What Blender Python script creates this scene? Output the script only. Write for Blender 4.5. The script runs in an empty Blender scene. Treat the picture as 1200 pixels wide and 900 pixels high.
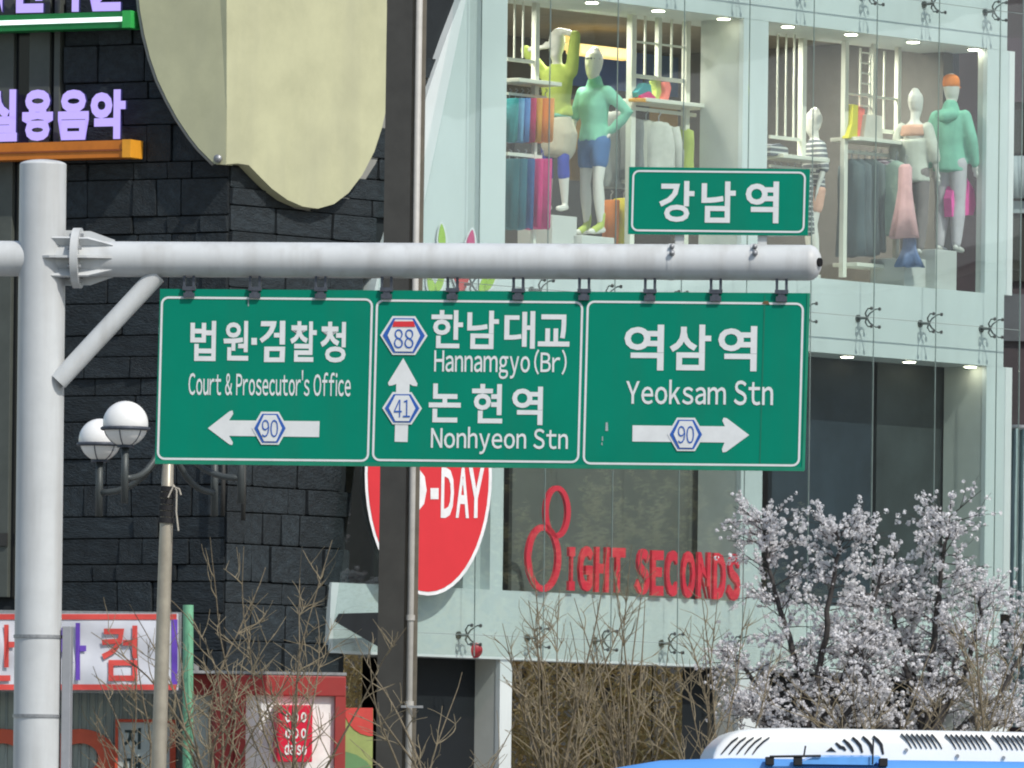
import bpy, bmesh, math, random
from mathutils import Vector, Matrix
rnd = random.Random(7)
sc = bpy.context.scene
col = sc.collection

# ------------------------------------------------------------------ camera
F, CX, HY, ROLL, CZ = 11000.0, 600.0, 1015.0, 0.012, 2.4   # focal length in pixels of a 1200 px wide frame, horizon row, roll, eye height
cam = bpy.data.cameras.new('camera'); co = bpy.data.objects.new('camera', cam); col.objects.link(co)
cam.sensor_width = 36; cam.lens = F / 1200 * 36; cam.shift_y = (HY - 450) / 1200
cam.clip_start = 1; cam.clip_end = 3000
c_, s_ = math.cos(ROLL), math.sin(ROLL)
co.matrix_world = Matrix(((c_, -s_, 0, 0), (0, 0, -1, 0), (s_, c_, 0, CZ), (0, 0, 0, 1)))
sc.camera = co
# ------------------------------------------------------------------ sky, sun, exposure
SUN_AZ, SUN_EL = math.radians(39), math.radians(47)        # azimuth from the camera's back towards the right
sd = Vector((math.sin(SUN_AZ) * math.cos(SUN_EL), -math.cos(SUN_AZ) * math.cos(SUN_EL), math.sin(SUN_EL)))
w = bpy.data.worlds.new('World'); sc.world = w; w.use_nodes = True
nt = w.node_tree; bg = nt.nodes['Background']; sky = nt.nodes.new('ShaderNodeTexSky')
sky.sky_type = 'NISHITA'; sky.sun_disc = False; sky.sun_elevation = SUN_EL
sky.sun_rotation = math.atan2(sd.x, sd.y); sky.air_density = 1.3; sky.dust_density = 1.2
nt.links.new(sky.outputs[0], bg.inputs[0]); bg.inputs[1].default_value = 0.13
sl = bpy.data.lights.new('sun', 'SUN'); sl.energy = 3.2; sl.angle = math.radians(0.6); sl.color = (1.0, 0.95, 0.87)
so = bpy.data.objects.new('sun', sl); col.objects.link(so); so.rotation_euler = sd.to_track_quat('Z', 'Y').to_euler()
sc.view_settings.view_transform = 'Standard'; sc.view_settings.look = 'None'; sc.view_settings.exposure = 0.15
sc.view_settings.gamma = 1; sc.view_settings.use_curve_mapping = False
sc.cycles.transparent_max_bounces = 24; sc.cycles.max_bounces = 8
sc.cycles.filter_width = 2.0

# ------------------------------------------------------------------ frames: pixel rays meet real planes
def ray(px, py):
    a, b = px - CX, HY - py
    return (a * c_ - b * s_) / F, (a * s_ + b * c_) / F
class Fr:
    """A vertical plane through the point at pixel column px, distance D; phi > 0: its right end is farther away.
    s runs along it, w goes behind it, z is height."""
    def __init__(self, px, D, phi):
        p = math.radians(phi); self.d = Vector((math.cos(p), math.sin(p))); self.n = Vector((-math.sin(p), math.cos(p)))
        self.o = Vector((D * (px - CX) / F, D)); self.rz = p
    def sz(self, px, py, w=0.0):
        xr, zr = ray(px, py); q = Vector((xr, 1.0))
        t = (w + self.o.dot(self.n)) / q.dot(self.n); pt = q * t - self.o
        return pt.dot(self.d), CZ + t * zr
    def s(self, px, py, w=0.0): return self.sz(px, py, w)[0]
    def z(self, px, py, w=0.0): return self.sz(px, py, w)[1]
    def P(self, s, w, z):
        v = self.o + self.d * s + self.n * w
        return Vector((v.x, v.y, z))
    def pp(self, px, py, w=0.0):
        s, z = self.sz(px, py, w); return self.P(s, w, z)

# ------------------------------------------------------------------ materials
MATS = {}
def mat(name, c, rough=0.6, metal=0.0, var=0.12, scale=6.0, bump=0.0, bscale=40.0, emit=0.0, rand=0.0, stretch=None, spec=0.4, streak=None):
    if name in MATS: return MATS[name]
    m = bpy.data.materials.new(name); m.use_nodes = True; t = m.node_tree; N, L = t.nodes, t.links
    b = N['Principled BSDF']; b.inputs['Roughness'].default_value = rough; b.inputs['Metallic'].default_value = metal
    b.inputs['Specular IOR Level'].default_value = spec
    tc = N.new('ShaderNodeTexCoord'); mp = N.new('ShaderNodeMapping'); L.new(tc.outputs['Object'], mp.inputs[0])
    if stretch: mp.inputs['Scale'].default_value = stretch
    no = N.new('ShaderNodeTexNoise'); no.inputs['Scale'].default_value = scale; no.inputs['Detail'].default_value = 6; no.inputs['Roughness'].default_value = 0.65
    L.new(mp.outputs[0], no.inputs['Vector'])
    rp = N.new('ShaderNodeValToRGB'); e = rp.color_ramp.elements
    lo = [max(0, x * (1 - var)) for x in c]; hi = [min(1, x * (1 + var)) for x in c]
    e[0].position = .3; e[0].color = (*lo, 1); e[1].position = .7; e[1].color = (*hi, 1)
    L.new(no.outputs[0], rp.inputs[0]); out = rp.outputs[0]
    if streak:                                            # rain streaks and grime with a shape of their own
        s2 = N.new('ShaderNodeTexNoise'); s2.inputs['Scale'].default_value = 1.0; s2.inputs['Detail'].default_value = 5
        m2 = N.new('ShaderNodeMapping'); m2.inputs['Scale'].default_value = streak[1]; L.new(tc.outputs['Object'], m2.inputs[0]); L.new(m2.outputs[0], s2.inputs['Vector'])
        r2 = N.new('ShaderNodeValToRGB'); r2.color_ramp.elements[0].position = .46; r2.color_ramp.elements[1].position = .75
        r2.color_ramp.elements[1].color = (streak[2],) * 3 + (1,)
        L.new(s2.outputs[0], r2.inputs[0])
        mx0 = N.new('ShaderNodeMix'); mx0.data_type = 'RGBA'; L.new(r2.outputs[0], mx0.inputs[0]); L.new(out, mx0.inputs[6]); mx0.inputs[7].default_value = (*streak[0], 1)
        out = mx0.outputs[2]
    if rand:
        oi = N.new('ShaderNodeObjectInfo'); mr = N.new('ShaderNodeMapRange'); mr.inputs[3].default_value = 1 - rand; mr.inputs[4].default_value = 1 + rand
        L.new(oi.outputs['Random'], mr.inputs[0]); hs = N.new('ShaderNodeHueSaturation'); L.new(mr.outputs[0], hs.inputs['Value']); L.new(out, hs.inputs['Color']); out = hs.outputs[0]
    L.new(out, b.inputs['Base Color'])
    if emit:
        L.new(out, b.inputs['Emission Color']); b.inputs['Emission Strength'].default_value = emit
    if bump:
        n2 = N.new('ShaderNodeTexNoise'); n2.inputs['Scale'].default_value = bscale; n2.inputs['Detail'].default_value = 5
        L.new(mp.outputs[0], n2.inputs['Vector']); bp = N.new('ShaderNodeBump'); bp.inputs['Strength'].default_value = bump; bp.inputs['Distance'].default_value = 0.02
        L.new(n2.outputs[0], bp.inputs['Height']); L.new(bp.outputs[0], b.inputs['Normal'])
    MATS[name] = m; return m
def srgb(r, g, b):
    f = lambda v: (v / 255 / 12.92) if v <= 10 else ((v / 255 + .055) / 1.055) ** 2.4
    return (f(r), f(g), f(b))
def striped(name, a, b, freq):
    m = mat(name, a, .9); t = m.node_tree; N, L = t.nodes, t.links; p = N['Principled BSDF']
    tc = N.new('ShaderNodeTexCoord'); sx = N.new('ShaderNodeSeparateXYZ'); L.new(tc.outputs['Object'], sx.inputs[0])
    ml = N.new('ShaderNodeMath'); ml.operation = 'MULTIPLY'; ml.inputs[1].default_value = freq; L.new(sx.outputs[2], ml.inputs[0])
    sn = N.new('ShaderNodeMath'); sn.operation = 'SINE'; L.new(ml.outputs[0], sn.inputs[0])
    rp = N.new('ShaderNodeValToRGB'); rp.color_ramp.elements[0].position = .45; rp.color_ramp.elements[0].color = (*a, 1); rp.color_ramp.elements[1].position = .55; rp.color_ramp.elements[1].color = (*b, 1)
    L.new(sn.outputs[0], rp.inputs[0]); L.new(rp.outputs[0], p.inputs['Base Color']); return m
def glass(name, tint, refl, rough=0.015):
    m = bpy.data.materials.new(name); m.use_nodes = True; t = m.node_tree; N, L = t.nodes, t.links; N.clear()
    o = N.new('ShaderNodeOutputMaterial'); mx = N.new('ShaderNodeMixShader'); tr = N.new('ShaderNodeBsdfTransparent'); gl = N.new('ShaderNodeBsdfGlossy')
    tr.inputs[0].default_value = (*tint, 1); gl.inputs['Roughness'].default_value = rough; gl.inputs[0].default_value = (.95, .97, 1, 1)
    tc = N.new('ShaderNodeTexCoord'); no = N.new('ShaderNodeTexNoise'); no.inputs['Scale'].default_value = 1.3; no.inputs['Detail'].default_value = 1
    bp = N.new('ShaderNodeBump'); bp.inputs['Strength'].default_value = .04; bp.inputs['Distance'].default_value = .03
    L.new(tc.outputs['Object'], no.inputs['Vector']); L.new(no.outputs[0], bp.inputs['Height']); L.new(bp.outputs[0], gl.inputs['Normal'])
    mx.inputs[0].default_value = refl; L.new(tr.outputs[0], mx.inputs[1]); L.new(gl.outputs[0], mx.inputs[2]); L.new(mx.outputs[0], o.inputs[0])
    return m
def emitter(name, c, s):
    m = bpy.data.materials.new(name); m.use_nodes = True; t = m.node_tree; b = t.nodes['Principled BSDF']
    b.inputs['Base Color'].default_value = (.8, .8, .8, 1); b.inputs['Emission Color'].default_value = (*c, 1); b.inputs['Emission Strength'].default_value = s
    return m

STEEL = mat('pale_steel_paint', (.53, .55, .555), .45, 0, .07, 3, bump=.08, bscale=3, streak=((.30, .285, .26), (7, 7, .6), .42))
GREEN = mat('sign_green', (.0, .205, .13), .45, 0, .07, 1.2, spec=.12, streak=((.015, .16, .10), (6, 6, .5), .3))
GREEN_EDGE = mat('sign_edge_green', (.004, .2, .115), .5, 0, .15, 4)
SIGN_WHITE = mat('sign_white', (.66, .68, .68), .5, 0, .06, 8)
SIGN_BLUE = mat('sign_blue', (.02, .10, .40), .5, 0, .05, 8)
SIGN_RED = mat('sign_red', (.62, .03, .04), .5, 0, .05, 8)
GALV = mat('galvanised_steel', (.32, .33, .34), .5, .6, .25, 30)
CLAMP = mat('dark_clamp_metal', (.07, .08, .1), .55, .3, .3, 30)
SLATE = mat('dark_slate', (.0145, .021, .0255), .65, 0, .55, 5, bump=.7, bscale=16, rand=.22)
SLATE_JOINT = mat('slate_joint', (.014, .018, .021), .9, 0, .2, 9)
PLATE = mat('pale_limestone_plate', (.47, .47, .30), .6, 0, .1, 2.2, streak=((.36, .36, .25), (2.5, 2.5, .6), .6))
PLATE_RIM = mat('grey_plate_rim', (.26, .26, .24), .5, 0, .1, 5)
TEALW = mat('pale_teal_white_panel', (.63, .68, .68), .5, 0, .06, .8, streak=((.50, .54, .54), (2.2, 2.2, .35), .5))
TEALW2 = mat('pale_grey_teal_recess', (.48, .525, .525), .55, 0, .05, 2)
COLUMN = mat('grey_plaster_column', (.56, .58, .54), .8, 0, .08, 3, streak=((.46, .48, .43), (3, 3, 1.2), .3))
GLASS = glass('clear_shop_glass', (.925, .97, .96), .075)
GLASS_MID = glass('middle_storey_glass', (.925, .97, .96), .10)
GLASS_MIRROR = glass('mirror_like_glass', (.5, .5, .45), .55)
POST_DARK = mat('charcoal_post_paint', (.035, .035, .032), .6, 0, .2, 5)
POST_BROWN = mat('brown_post_edge', (.13, .115, .09), .5, 0, .2, 8)
POST_PALE = mat('pale_conduit', (.42, .41, .38), .5, 0, .12, 8)
BARK = mat('grey_brown_bark', (.17, .14, .095), .9, 0, .3, 20, bump=.4)
TWIG = mat('pale_olive_twig', (.25, .21, .14), .9, 0, .3, 14)
CHERRY_BARK = mat('dark_cherry_bark', (.055, .05, .048), .9, 0, .3, 20, bump=.4)
def petal_mat(name, c):
    m = bpy.data.materials.new(name); m.use_nodes = True; t = m.node_tree; N, L = t.nodes, t.links; N.clear()
    o = N.new('ShaderNodeOutputMaterial'); mx = N.new('ShaderNodeMixShader'); a = N.new('ShaderNodeBsdfDiffuse'); b = N.new('ShaderNodeBsdfTranslucent')
    tc = N.new('ShaderNodeTexCoord'); no = N.new('ShaderNodeTexNoise'); no.inputs['Scale'].default_value = 9
    rp = N.new('ShaderNodeValToRGB'); rp.color_ramp.elements[0].position = .35; rp.color_ramp.elements[0].color = (*[v * .82 for v in c], 1); rp.color_ramp.elements[1].position = .65; rp.color_ramp.elements[1].color = (*c, 1)
    L.new(tc.outputs['Object'], no.inputs['Vector']); L.new(no.outputs[0], rp.inputs[0]); L.new(rp.outputs[0], a.inputs[0]); L.new(rp.outputs[0], b.inputs[0])
    mx.inputs[0].default_value = .4; L.new(a.outputs[0], mx.inputs[1]); L.new(b.outputs[0], mx.inputs[2]); L.new(mx.outputs[0], o.inputs[0])
    return m
PETAL = petal_mat('white_lilac_petal', (.87, .865, .885))
WHITE = mat('white_paint', (.72, .72, .69), .55, 0, .06, 5)
FRAME_W = mat('white_display_frame', (.66, .66, .58), .5, 0, .05, 5)
MANN = mat('white_mannequin', (.62, .61, .57), .4, 0, .05, 4)
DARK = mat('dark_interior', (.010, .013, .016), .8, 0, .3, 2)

# ------------------------------------------------------------------ mesh building
class MB:
    def __init__(s): s.v, s.f = [], []
    def add(s, vs, fs):
        n = len(s.v); s.v += [tuple(x) for x in vs]; s.f += [tuple(i + n for i in f) for f in fs]; return s
    def box(s, fr, s0, s1, w0, w1, z0, z1):
        v = [fr.P(a, b, c) for c in (z0, z1) for (a, b) in ((s0, w0), (s1, w0), (s1, w1), (s0, w1))]
        return s.add(v, [(3, 2, 1, 0), (4, 5, 6, 7), (0, 1, 5, 4), (1, 2, 6, 5), (2, 3, 7, 6), (3, 0, 4, 7)])
    def prism(s, front, back):
        n = len(front)
        return s.add(list(front) + list(back), [tuple(range(n)), tuple(range(2 * n - 1, n - 1, -1))] + [((i + 1) % n, i, n + i, n + (i + 1) % n) for i in range(n)])
    def sheet(s, pts): return s.add(pts, [tuple(range(len(pts)))])
    def tube(s, pts, r, n=8, cap=True, flat=1.0):
        pts = [Vector(p) for p in pts]; m = len(pts)
        if not hasattr(r, '__len__'): r = [r] * m
        vs, fs = [], []; ref = None
        for i, p in enumerate(pts):
            t = (pts[min(i + 1, m - 1)] - pts[max(i - 1, 0)]).normalized()
            if ref is None: ref = t.cross(Vector((0, 1, 0))) if abs(t.y) < .9 else t.cross(Vector((1, 0, 0)))
            ref = (ref - t * ref.dot(t)).normalized(); b = t.cross(ref)
            rx, ry = r[i] if hasattr(r[i], '__len__') else (r[i], r[i] * flat)
            for k in range(n):
                a = 2 * math.pi * k / n; vs.append(p + ref * (math.cos(a) * rx) + b * (math.sin(a) * ry))
        for i in range(m - 1):
            for k in range(n):
                a, b2 = i * n + k, i * n + (k + 1) % n; fs.append((a, b2, b2 + n, a + n))
        if cap: fs += [tuple(range(n - 1, -1, -1)), tuple(range((m - 1) * n, m * n))]
        return s.add(vs, fs)
    def sphere(s, c, r, nu=24, nv=14, v0=0.0, v1=1.0):
        c = Vector(c); vs, fs = [], []
        rr = r if hasattr(r, '__len__') else (r, r, r)
        for j in range(nv + 1):
            th = math.pi * (v0 + (v1 - v0) * j / nv)
            for i in range(nu):
                ph = 2 * math.pi * i / nu
                vs.append(c + Vector((rr[0] * math.sin(th) * math.cos(ph), rr[1] * math.sin(th) * math.sin(ph), rr[2] * math.cos(th))))
        for j in range(nv):
            for i in range(nu):
                a, b = j * nu + i, j * nu + (i + 1) % nu; fs.append((a, a + nu, b + nu, b))
        return s.add(vs, fs)
    def build(s, name, m, parent=None, smooth=False, label=None, cat=None, group=None, kind=None, bevel=0, auto=False):
        me = bpy.data.meshes.new(name); me.from_pydata([tuple(v) for v in s.v], [], s.f); me.update()
        if bevel:
            bm = bmesh.new(); bm.from_mesh(me); bmesh.ops.remove_doubles(bm, verts=bm.verts, dist=1e-5)
            bmesh.ops.bevel(bm, geom=list(bm.edges), offset=bevel, segments=2, affect='EDGES', profile=.5); bm.to_mesh(me); bm.free()
        if smooth:
            me.polygons.foreach_set('use_smooth', [True] * len(me.polygons))
            if auto: me.set_sharp_from_angle(angle=math.radians(40))
        me.materials.append(m)
        return link(bpy.data.objects.new(name, me), parent, label, cat, group, kind)
def link(o, parent=None, label=None, cat=None, group=None, kind=None):
    col.objects.link(o)
    if parent:
        o.parent = parent
        if parent.type == 'EMPTY': o.matrix_parent_inverse = Matrix.Translation(-parent.location)
    if label: o['label'] = label
    if cat: o['category'] = cat
    if group: o['group'] = group
    if kind: o['kind'] = kind
    return o
def thing(name, label, cat, loc, group=None, kind=None):
    o = bpy.data.objects.new(name, None); o.location = loc; o.empty_display_size = .2
    return link(o, None, label, cat, group, kind)
def inst(name, me, parent, loc, rz=0, scale=(1, 1, 1)):
    o = bpy.data.objects.new(name, me); col.objects.link(o); o.parent = parent
    if parent and parent.type == 'EMPTY': o.matrix_parent_inverse = Matrix.Translation(-parent.location)
    o.location = loc; o.rotation_euler.z = rz; o.scale = scale
    return o
def outline(text, bold):
    c = bpy.data.curves.new('t', 'FONT'); c.body = text; c.offset = bold; c.resolution_u = 3
    o = bpy.data.objects.new('t', c); col.objects.link(o)
    m = o.evaluated_get(bpy.context.evaluated_depsgraph_get()).to_mesh()
    v = [(p.co.x, p.co.y) for p in m.vertices]; f = [tuple(p.vertices) for p in m.polygons]
    bpy.data.objects.remove(o); bpy.data.curves.remove(c)
    return v, f
GLY = {}
def prefill(pairs):
    obs = []
    for ch, bold in pairs:
        c = bpy.data.curves.new('t', 'FONT'); c.body = chr(ord(ch) + 0xFEE0) if 33 <= ord(ch) <= 126 else ch; c.offset = bold; c.resolution_u = 3
        o = bpy.data.objects.new('t', c); col.objects.link(o); obs.append((o, (ch, bold)))
    dg = bpy.context.evaluated_depsgraph_get()
    for o, k in obs:
        m = o.evaluated_get(dg).to_mesh(); GLY[k] = ([(p.co.x, p.co.y) for p in m.vertices], [tuple(p.vertices) for p in m.polygons])
    for o, k in obs:
        c = o.data; bpy.data.objects.remove(o); bpy.data.curves.remove(c)
prefill([(a, b) for t_, b in (('법원검찰청한남대교논현역삼', .022), ('강남역', .024), ("Court&Prosecutor'sOffice" + 'Hannamgyo(Br)' + 'NonhyeonStn', .012), ('YeoksamStn', .014), ('0123456789', -.004),
        ('실용음악피연극반', .05), ('실용음악피연극반', .06), ('D', .03), ('DAY', .035), ('IGHTSECONDS', .05), ('지매daiso', .03), ('안사컴', .012)) for a in sorted(set(t_))])
def glyphs(text, bold=0.0, gap=.085):
    """Outline letters from the built-in typefaces as (verts2d, faces), scaled to a unit box.
    Latin letters use the wide sans serif forms, set close again by their own widths."""
    v, f = [], []; x = 0.0
    for ch in text:
        if ch == ' ': x += .30; continue
        k = (ch, bold)
        if k not in GLY: GLY[k] = outline(chr(ord(ch) + 0xFEE0) if 33 <= ord(ch) <= 126 else ch, bold)
        gv, gf = GLY[k]; x0 = min(p[0] for p in gv); x1 = max(p[0] for p in gv); n = len(v)
        g0 = .03 if ch in "'" else 0
        v += [(p[0] - x0 + x, p[1]) for p in gv]; f += [tuple(i + n for i in q) for q in gf]; x += x1 - x0 + gap
    x0, x1 = min(p[0] for p in v), max(p[0] for p in v); y0, y1 = min(p[1] for p in v), max(p[1] for p in v)
    return [((a - x0) / (x1 - x0), (b - y0) / (y1 - y0)) for a, b in v], f
def letter(mb, fr, text, x0, y0, x1, y1, w, bold=0.0, slope=0.009, lean=0.018, depth=0.0, face=True):
    """Text filling the picture box x0..x1, y0..y1 on plane fr at offset w; slope and lean follow the board it is printed on."""
    v, f = glyphs(text, bold); pts = []
    for u, t in v:
        px = x0 + (x1 - x0) * u; py = y1 + (y0 - y1) * t
        py += slope * (px - (x0 + x1) / 2); px -= lean * (py - (y0 + y1) / 2); pts.append((px, py))
    mb.add([fr.pp(px, py, w) for px, py in pts], f if face else [])
    if depth:
        n = len(v); edges = {}
        for q in f:
            for i in range(len(q)):
                a, b = q[i], q[(i + 1) % len(q)]
                k = (min(a, b), max(a, b)); edges[k] = edges.get(k, []) + [(a, b)]
        base = len(mb.v); mb.v += [tuple(fr.P(fr.s(px, py, w), w + depth, fr.z(px, py, w))) for px, py in pts]
        for k, l in edges.items():
            if len(l) == 1:
                a, b = l[0]; mb.f.append((base - n + b, base - n + a, base + a, base + b))
    return mb
def rrect(x0, y0, x1, y1, r, n=5):
    out = []
    for cx, cy, a0 in ((x1 - r, y1 - r, 0), (x0 + r, y1 - r, 90), (x0 + r, y0 + r, 180), (x1 - r, y0 + r, 270)):
        for k in range(n + 1):
            a = math.radians(a0 + 90 * k / n); out.append((cx + r * math.cos(a), cy + r * math.sin(a)))
    return out
def ring(mb, outer, inner):
    n = len(outer); return mb.add(list(outer) + list(inner), [(i, (i + 1) % n, n + (i + 1) % n, n + i) for i in range(n)])

# ================================================================== frames of the place
G = Fr(50, 73, -6)            # gantry and signs
ST = Fr(500, 84, 50)          # shop front, its glass plane
corner_s = ST.s(268, 300, .25)
_c = ST.P(corner_s, .25, 0)
LF = Fr(600, 1, -26); LF.o = Vector((_c.x, _c.y))      # left, shaded face of the slate building; s = 0 at the corner
LO = Fr(200, 79.5, 0)         # low shops and banner
BU = Fr(1000, 64, 2)          # bus

# ================================================================== ground
def ground():
    g = mat('ground_concrete', (.28, .27, .25), .9, 0, .15, 2); a = mat('asphalt', (.05, .05, .052), .9, 0, .2, 8, bump=.3)
    pv = mat('pavement_granite', (.33, .32, .30), .8, 0, .15, 3); ln = mat('road_line_white', (.75, .75, .72), .7, 0, .1, 6)
    f0 = Fr(600, 1, 0); f0.o = Vector((0, 0))
    MB().sheet([(-1500, -300, -.02), (1500, -300, -.02), (1500, 1800, -.02), (-1500, 1800, -.02)]).build('ground', g, kind='structure')
    MB().sheet([(-300, 46, -.012), (300, 46, -.012), (300, 70, -.012), (-300, 70, -.012)]).build('road', a, kind='structure')
    for x in range(-60, 60, 8):
        MB().sheet([(x, 57.9, -.007), (x + 3, 57.9, -.007), (x + 3, 58.1, -.007), (x, 58.1, -.007)]).build('lane_line', ln, kind='structure')
    MB().box(f0, -300, 300, 70, 72.2, -.02, .13).build('kerb', pv, kind='structure', bevel=.02)
    MB().box(f0, -300, 300, 72.2, 140, -.02, .126).build('pavement', pv, kind='structure')
GZ = .126
ground()

# ================================================================== gantry
def gantry():
    base = G.pp(44, 1300); base.z = GZ
    t = thing('sign_gantry', 'pale grey steel gantry with thick round pole and long horizontal arm carrying the green signs', 'gantry', base)
    top = G.pp(50.5, 193); bot = G.pp(43, 880); k = (top - bot) / (top.z - bot.z)
    foot = bot + k * (GZ - bot.z); r = 27.5 * 73 / F
    m = MB(); m.tube([foot, top], r, 40)
    m.build('pole', STEEL, t, True, auto=True)
    c = MB(); c.sphere(top, (r, r, r * .22), 40, 8, 0, .5); c.build('pole_cap', STEEL, t, True)
    MB().tube([foot, foot + Vector((0, 0, .03))], r + .16, 32).build('base_plate', GALV, t, True, auto=True)
    ar = 20.8 * 73 / F
    A, B = G.pp(78, 303.5), G.pp(948, 308); ax = (B - A).normalized(); up = Vector((0, 0, 1)); fw = ax.cross(up)
    A2 = G.pp(50, 303.2)
    m = MB(); m.tube([A2 + ax * .3, B], ar, 40, cap=False)
    nr = 10                                           # softly domed end
    m.tube([B + ax * (.10 * math.sin(math.pi / 2 * i / nr)) for i in range(nr + 1)], [max(.004, ar * math.cos(math.pi / 2 * i / nr)) for i in range(nr + 1)], 40, cap=False)
    arm = m.build('arm', STEEL, t, True, auto=True)
    hn = (ax * .87 + Vector((0, -1, 0)) * .5).normalized(); hp = B + ax * (.10 * .80) + Vector((0, -1, 0)) * (ar * .56)
    MB().tube([hp - hn * .02, hp + hn * .008], .034, 20).build('end_hole', mat('hole_black', (.004, .004, .005), .9), arm)
    m = MB(); L0, L1 = G.pp(-60, 302.6), A2 - ax * .1; m.tube([L0 - ax * 3, L1], ar, 32); m.build('arm', STEEL, t, True, auto=True)
    # flanges and gussets on both sides
    for sg, x0 in ((1, 86), (-1, None)):
        if sg < 0: continue
        FC = G.pp(91, 302.5)
        MB().tube([FC - ax * .03, FC + ax * .03], .235, 40).build('flange', STEEL, t, True, auto=True)
        for q in range(8):
            a = 2 * math.pi * (q + .0) / 8; dr = up * math.cos(a) + fw * math.sin(a); tn = (up * -math.sin(a) + fw * math.cos(a)) * .009
            for s2, ln, h in ((1, .26, .21), (-1, .30, .215)):
                o0 = FC + ax * (.031 * s2); P4 = [o0 + dr * (ar * .9), o0 + dr * h, o0 + ax * (s2 * .07) + dr * h, o0 + ax * (s2 * ln) + dr * (ar * 1.0 + .004), o0 + ax * (s2 * ln) + dr * (ar * .9)]
                if s2 < 0: P4 = [o0 + dr * (ar * .2), o0 + dr * h, o0 + ax * (-.16) + dr * h, o0 + ax * (-ln) + dr * (ar * .95), o0 + ax * (-ln) + dr * (ar * .2)]
                MB().prism([p + tn for p in P4], [p - tn for p in P4]).build('gusset', STEEL, t)
        for q in range(8):
            a = 2 * math.pi * (q + .5) / 8; dr = up * math.cos(a) + fw * math.sin(a); b0 = FC + dr * .185
            MB().tube([b0 - ax * .055, b0 + ax * .055], .017, 6).build('bolt', GALV, t)
    # sleeve between pole and flange
    MB().tube([A2 + ax * .05, G.pp(91, 302.5) - ax * .03], ar * 1.0, 32).build('arm_sleeve', STEEL, t, True, auto=True)
    # diagonal brace
    b0, b1 = G.pp(68, 447, -.1), G.pp(184, 322, 0)
    m = MB(); m.tube([b0, b1], 11.2 * 73 / F, 24); m.build('brace', STEEL, t, True, auto=True)
    # strap bands of the small sign
    for px in (787, 884):
        c = G.pp(px, 307)
        MB().tube([c - ax * .022, c + ax * .022], ar + .004, 40).build('strap_band', STEEL, t, True, auto=True)
        b0 = c + fw * -0 + up * (ar + .0) ; fr_ = c - Vector((0, 1, 0)) * ar * .72 + up * ar * .72
        MB().tube([fr_ - ax * .0 + up * .012, fr_ + up * .012 - Vector((0, .035, 0))], .02, 10).build('bolt', GALV, t, True)
        fr2 = c - Vector((0, 1, 0)) * ar * .95 + up * ar * .4
        MB().tube([fr2, fr2 - Vector((0, .035, -.01))], .022, 10).build('bolt', GALV, t, True)
    # cable channel strapped to the pole's lower right
    m = MB(); m.box(G, G.s(73.5, 800), G.s(84, 800), -.06, .06, 1.0, G.z(78, 734)); m.build('cable_channel', mat('grey_channel', (.30, .31, .33), .5, .2, .1), t, bevel=.006)
    for py in (748, 841):
        c = G.pp(46, py) ; c = foot + (top - foot) * ((c.z - foot.z) / (top.z - foot.z))
        MB().tube([c, c + Vector((0, 0, .025))], r + .008, 32).build('pole_band', GALV, t, True, auto=True)
    return ar
AR = gantry()

# ================================================================== signs
def border(mb, fr, x0, y0, x1, y1, t, w, r=9):
    def sk(p): # boards lean and slope a little in the picture
        cx, cy = (x0 + x1) / 2, (y0 + y1) / 2
        return fr.pp(p[0] - .026 * (p[1] - cy), p[1] + .010 * (p[0] - cx), w)
    ring(mb, [sk(p) for p in rrect(x0, y0, x1, y1, r)], [sk(p) for p in rrect(x0 + t, y0 + t, x1 - t, y1 - t, r - t)])
def shield(fr, x0, y0, x1, y1, num, w, parent, red=False):
    cy = (y0 + y1) / 2; q = .26 * (x1 - x0)
    def hexa(i, wi):
        k = 1.0
        return [fr.pp(x, y + .009 * (x - (x0 + x1) / 2), wi) for x, y in ((x0 + i * 1.25, cy), (x0 + q + i * .5, y0 + i), (x1 - q - i * .5, y0 + i), (x1 - i * 1.25, cy), (x1 - q - i * .5, y1 - i), (x0 + q + i * .5, y1 - i))]
    o = MB().sheet(hexa(0, w)[::-1]).build('route_shield', SIGN_WHITE, parent)
    MB().sheet(hexa(2.4, w - .004)[::-1]).build('shield_ring', SIGN_BLUE, o)
    # white field: narrower, so that blue wedges stay left and right
    cxm = (x0 + x1) / 2; hw = (x1 - x0) / 2
    fld = [(x0 + .22 * hw + 2.6, cy), (x0 + q + 3.2, y0 + 3.9), (x1 - q - 3.2, y0 + 3.9), (x1 - .22 * hw - 2.6, cy), (x1 - q - 3.2, y1 - 3.9), (x0 + q + 3.2, y1 - 3.9)]
    MB().sheet([fr.pp(x, y + .009 * (x - cxm), w - .008) for x, y in fld][::-1]).build('shield_field', SIGN_WHITE, o)
    if red:
        MB().sheet([fr.pp(x, y, w - .012) for x, y in ((cxm - 13.5, y0 + 12.5), (cxm - 11.5, y0 + 6), (cxm + 11.5, y0 + 6), (cxm + 13.5, y0 + 12.5))]).build('shield_red_bar', SIGN_RED, o)
        letter(MB(), fr, num, cxm - 11.5, cy - 7.5, cxm + 11.5, cy + 15, w - .012, -.004).build('shield_number', SIGN_BLUE, o)
    else:
        letter(MB(), fr, num, cxm - 9.5, cy - 10, cxm + 9.5, cy + 10.5, w - .012, -.004).build('shield_number', SIGN_BLUE, o)
def arrow(fr, pts, w, parent):
    MB().sheet([fr.pp(x, y, w) for x, y in pts]).build('arrow', SIGN_WHITE, parent)
SW = -.02   # the boards' front face in the gantry frame
def board(name, corners, label, thick=.035):
    f = [G.pp(x, y, SW) for x, y in corners]; b = [G.P(G.s(x, y, SW), SW + thick, G.z(x, y, SW)) for x, y in corners]
    loc = (f[2] + f[3]) / 2
    t = thing(name, label, 'road sign', loc)
    MB().prism(f, b).build('sign_board', GREEN, t)
    return t
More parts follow.
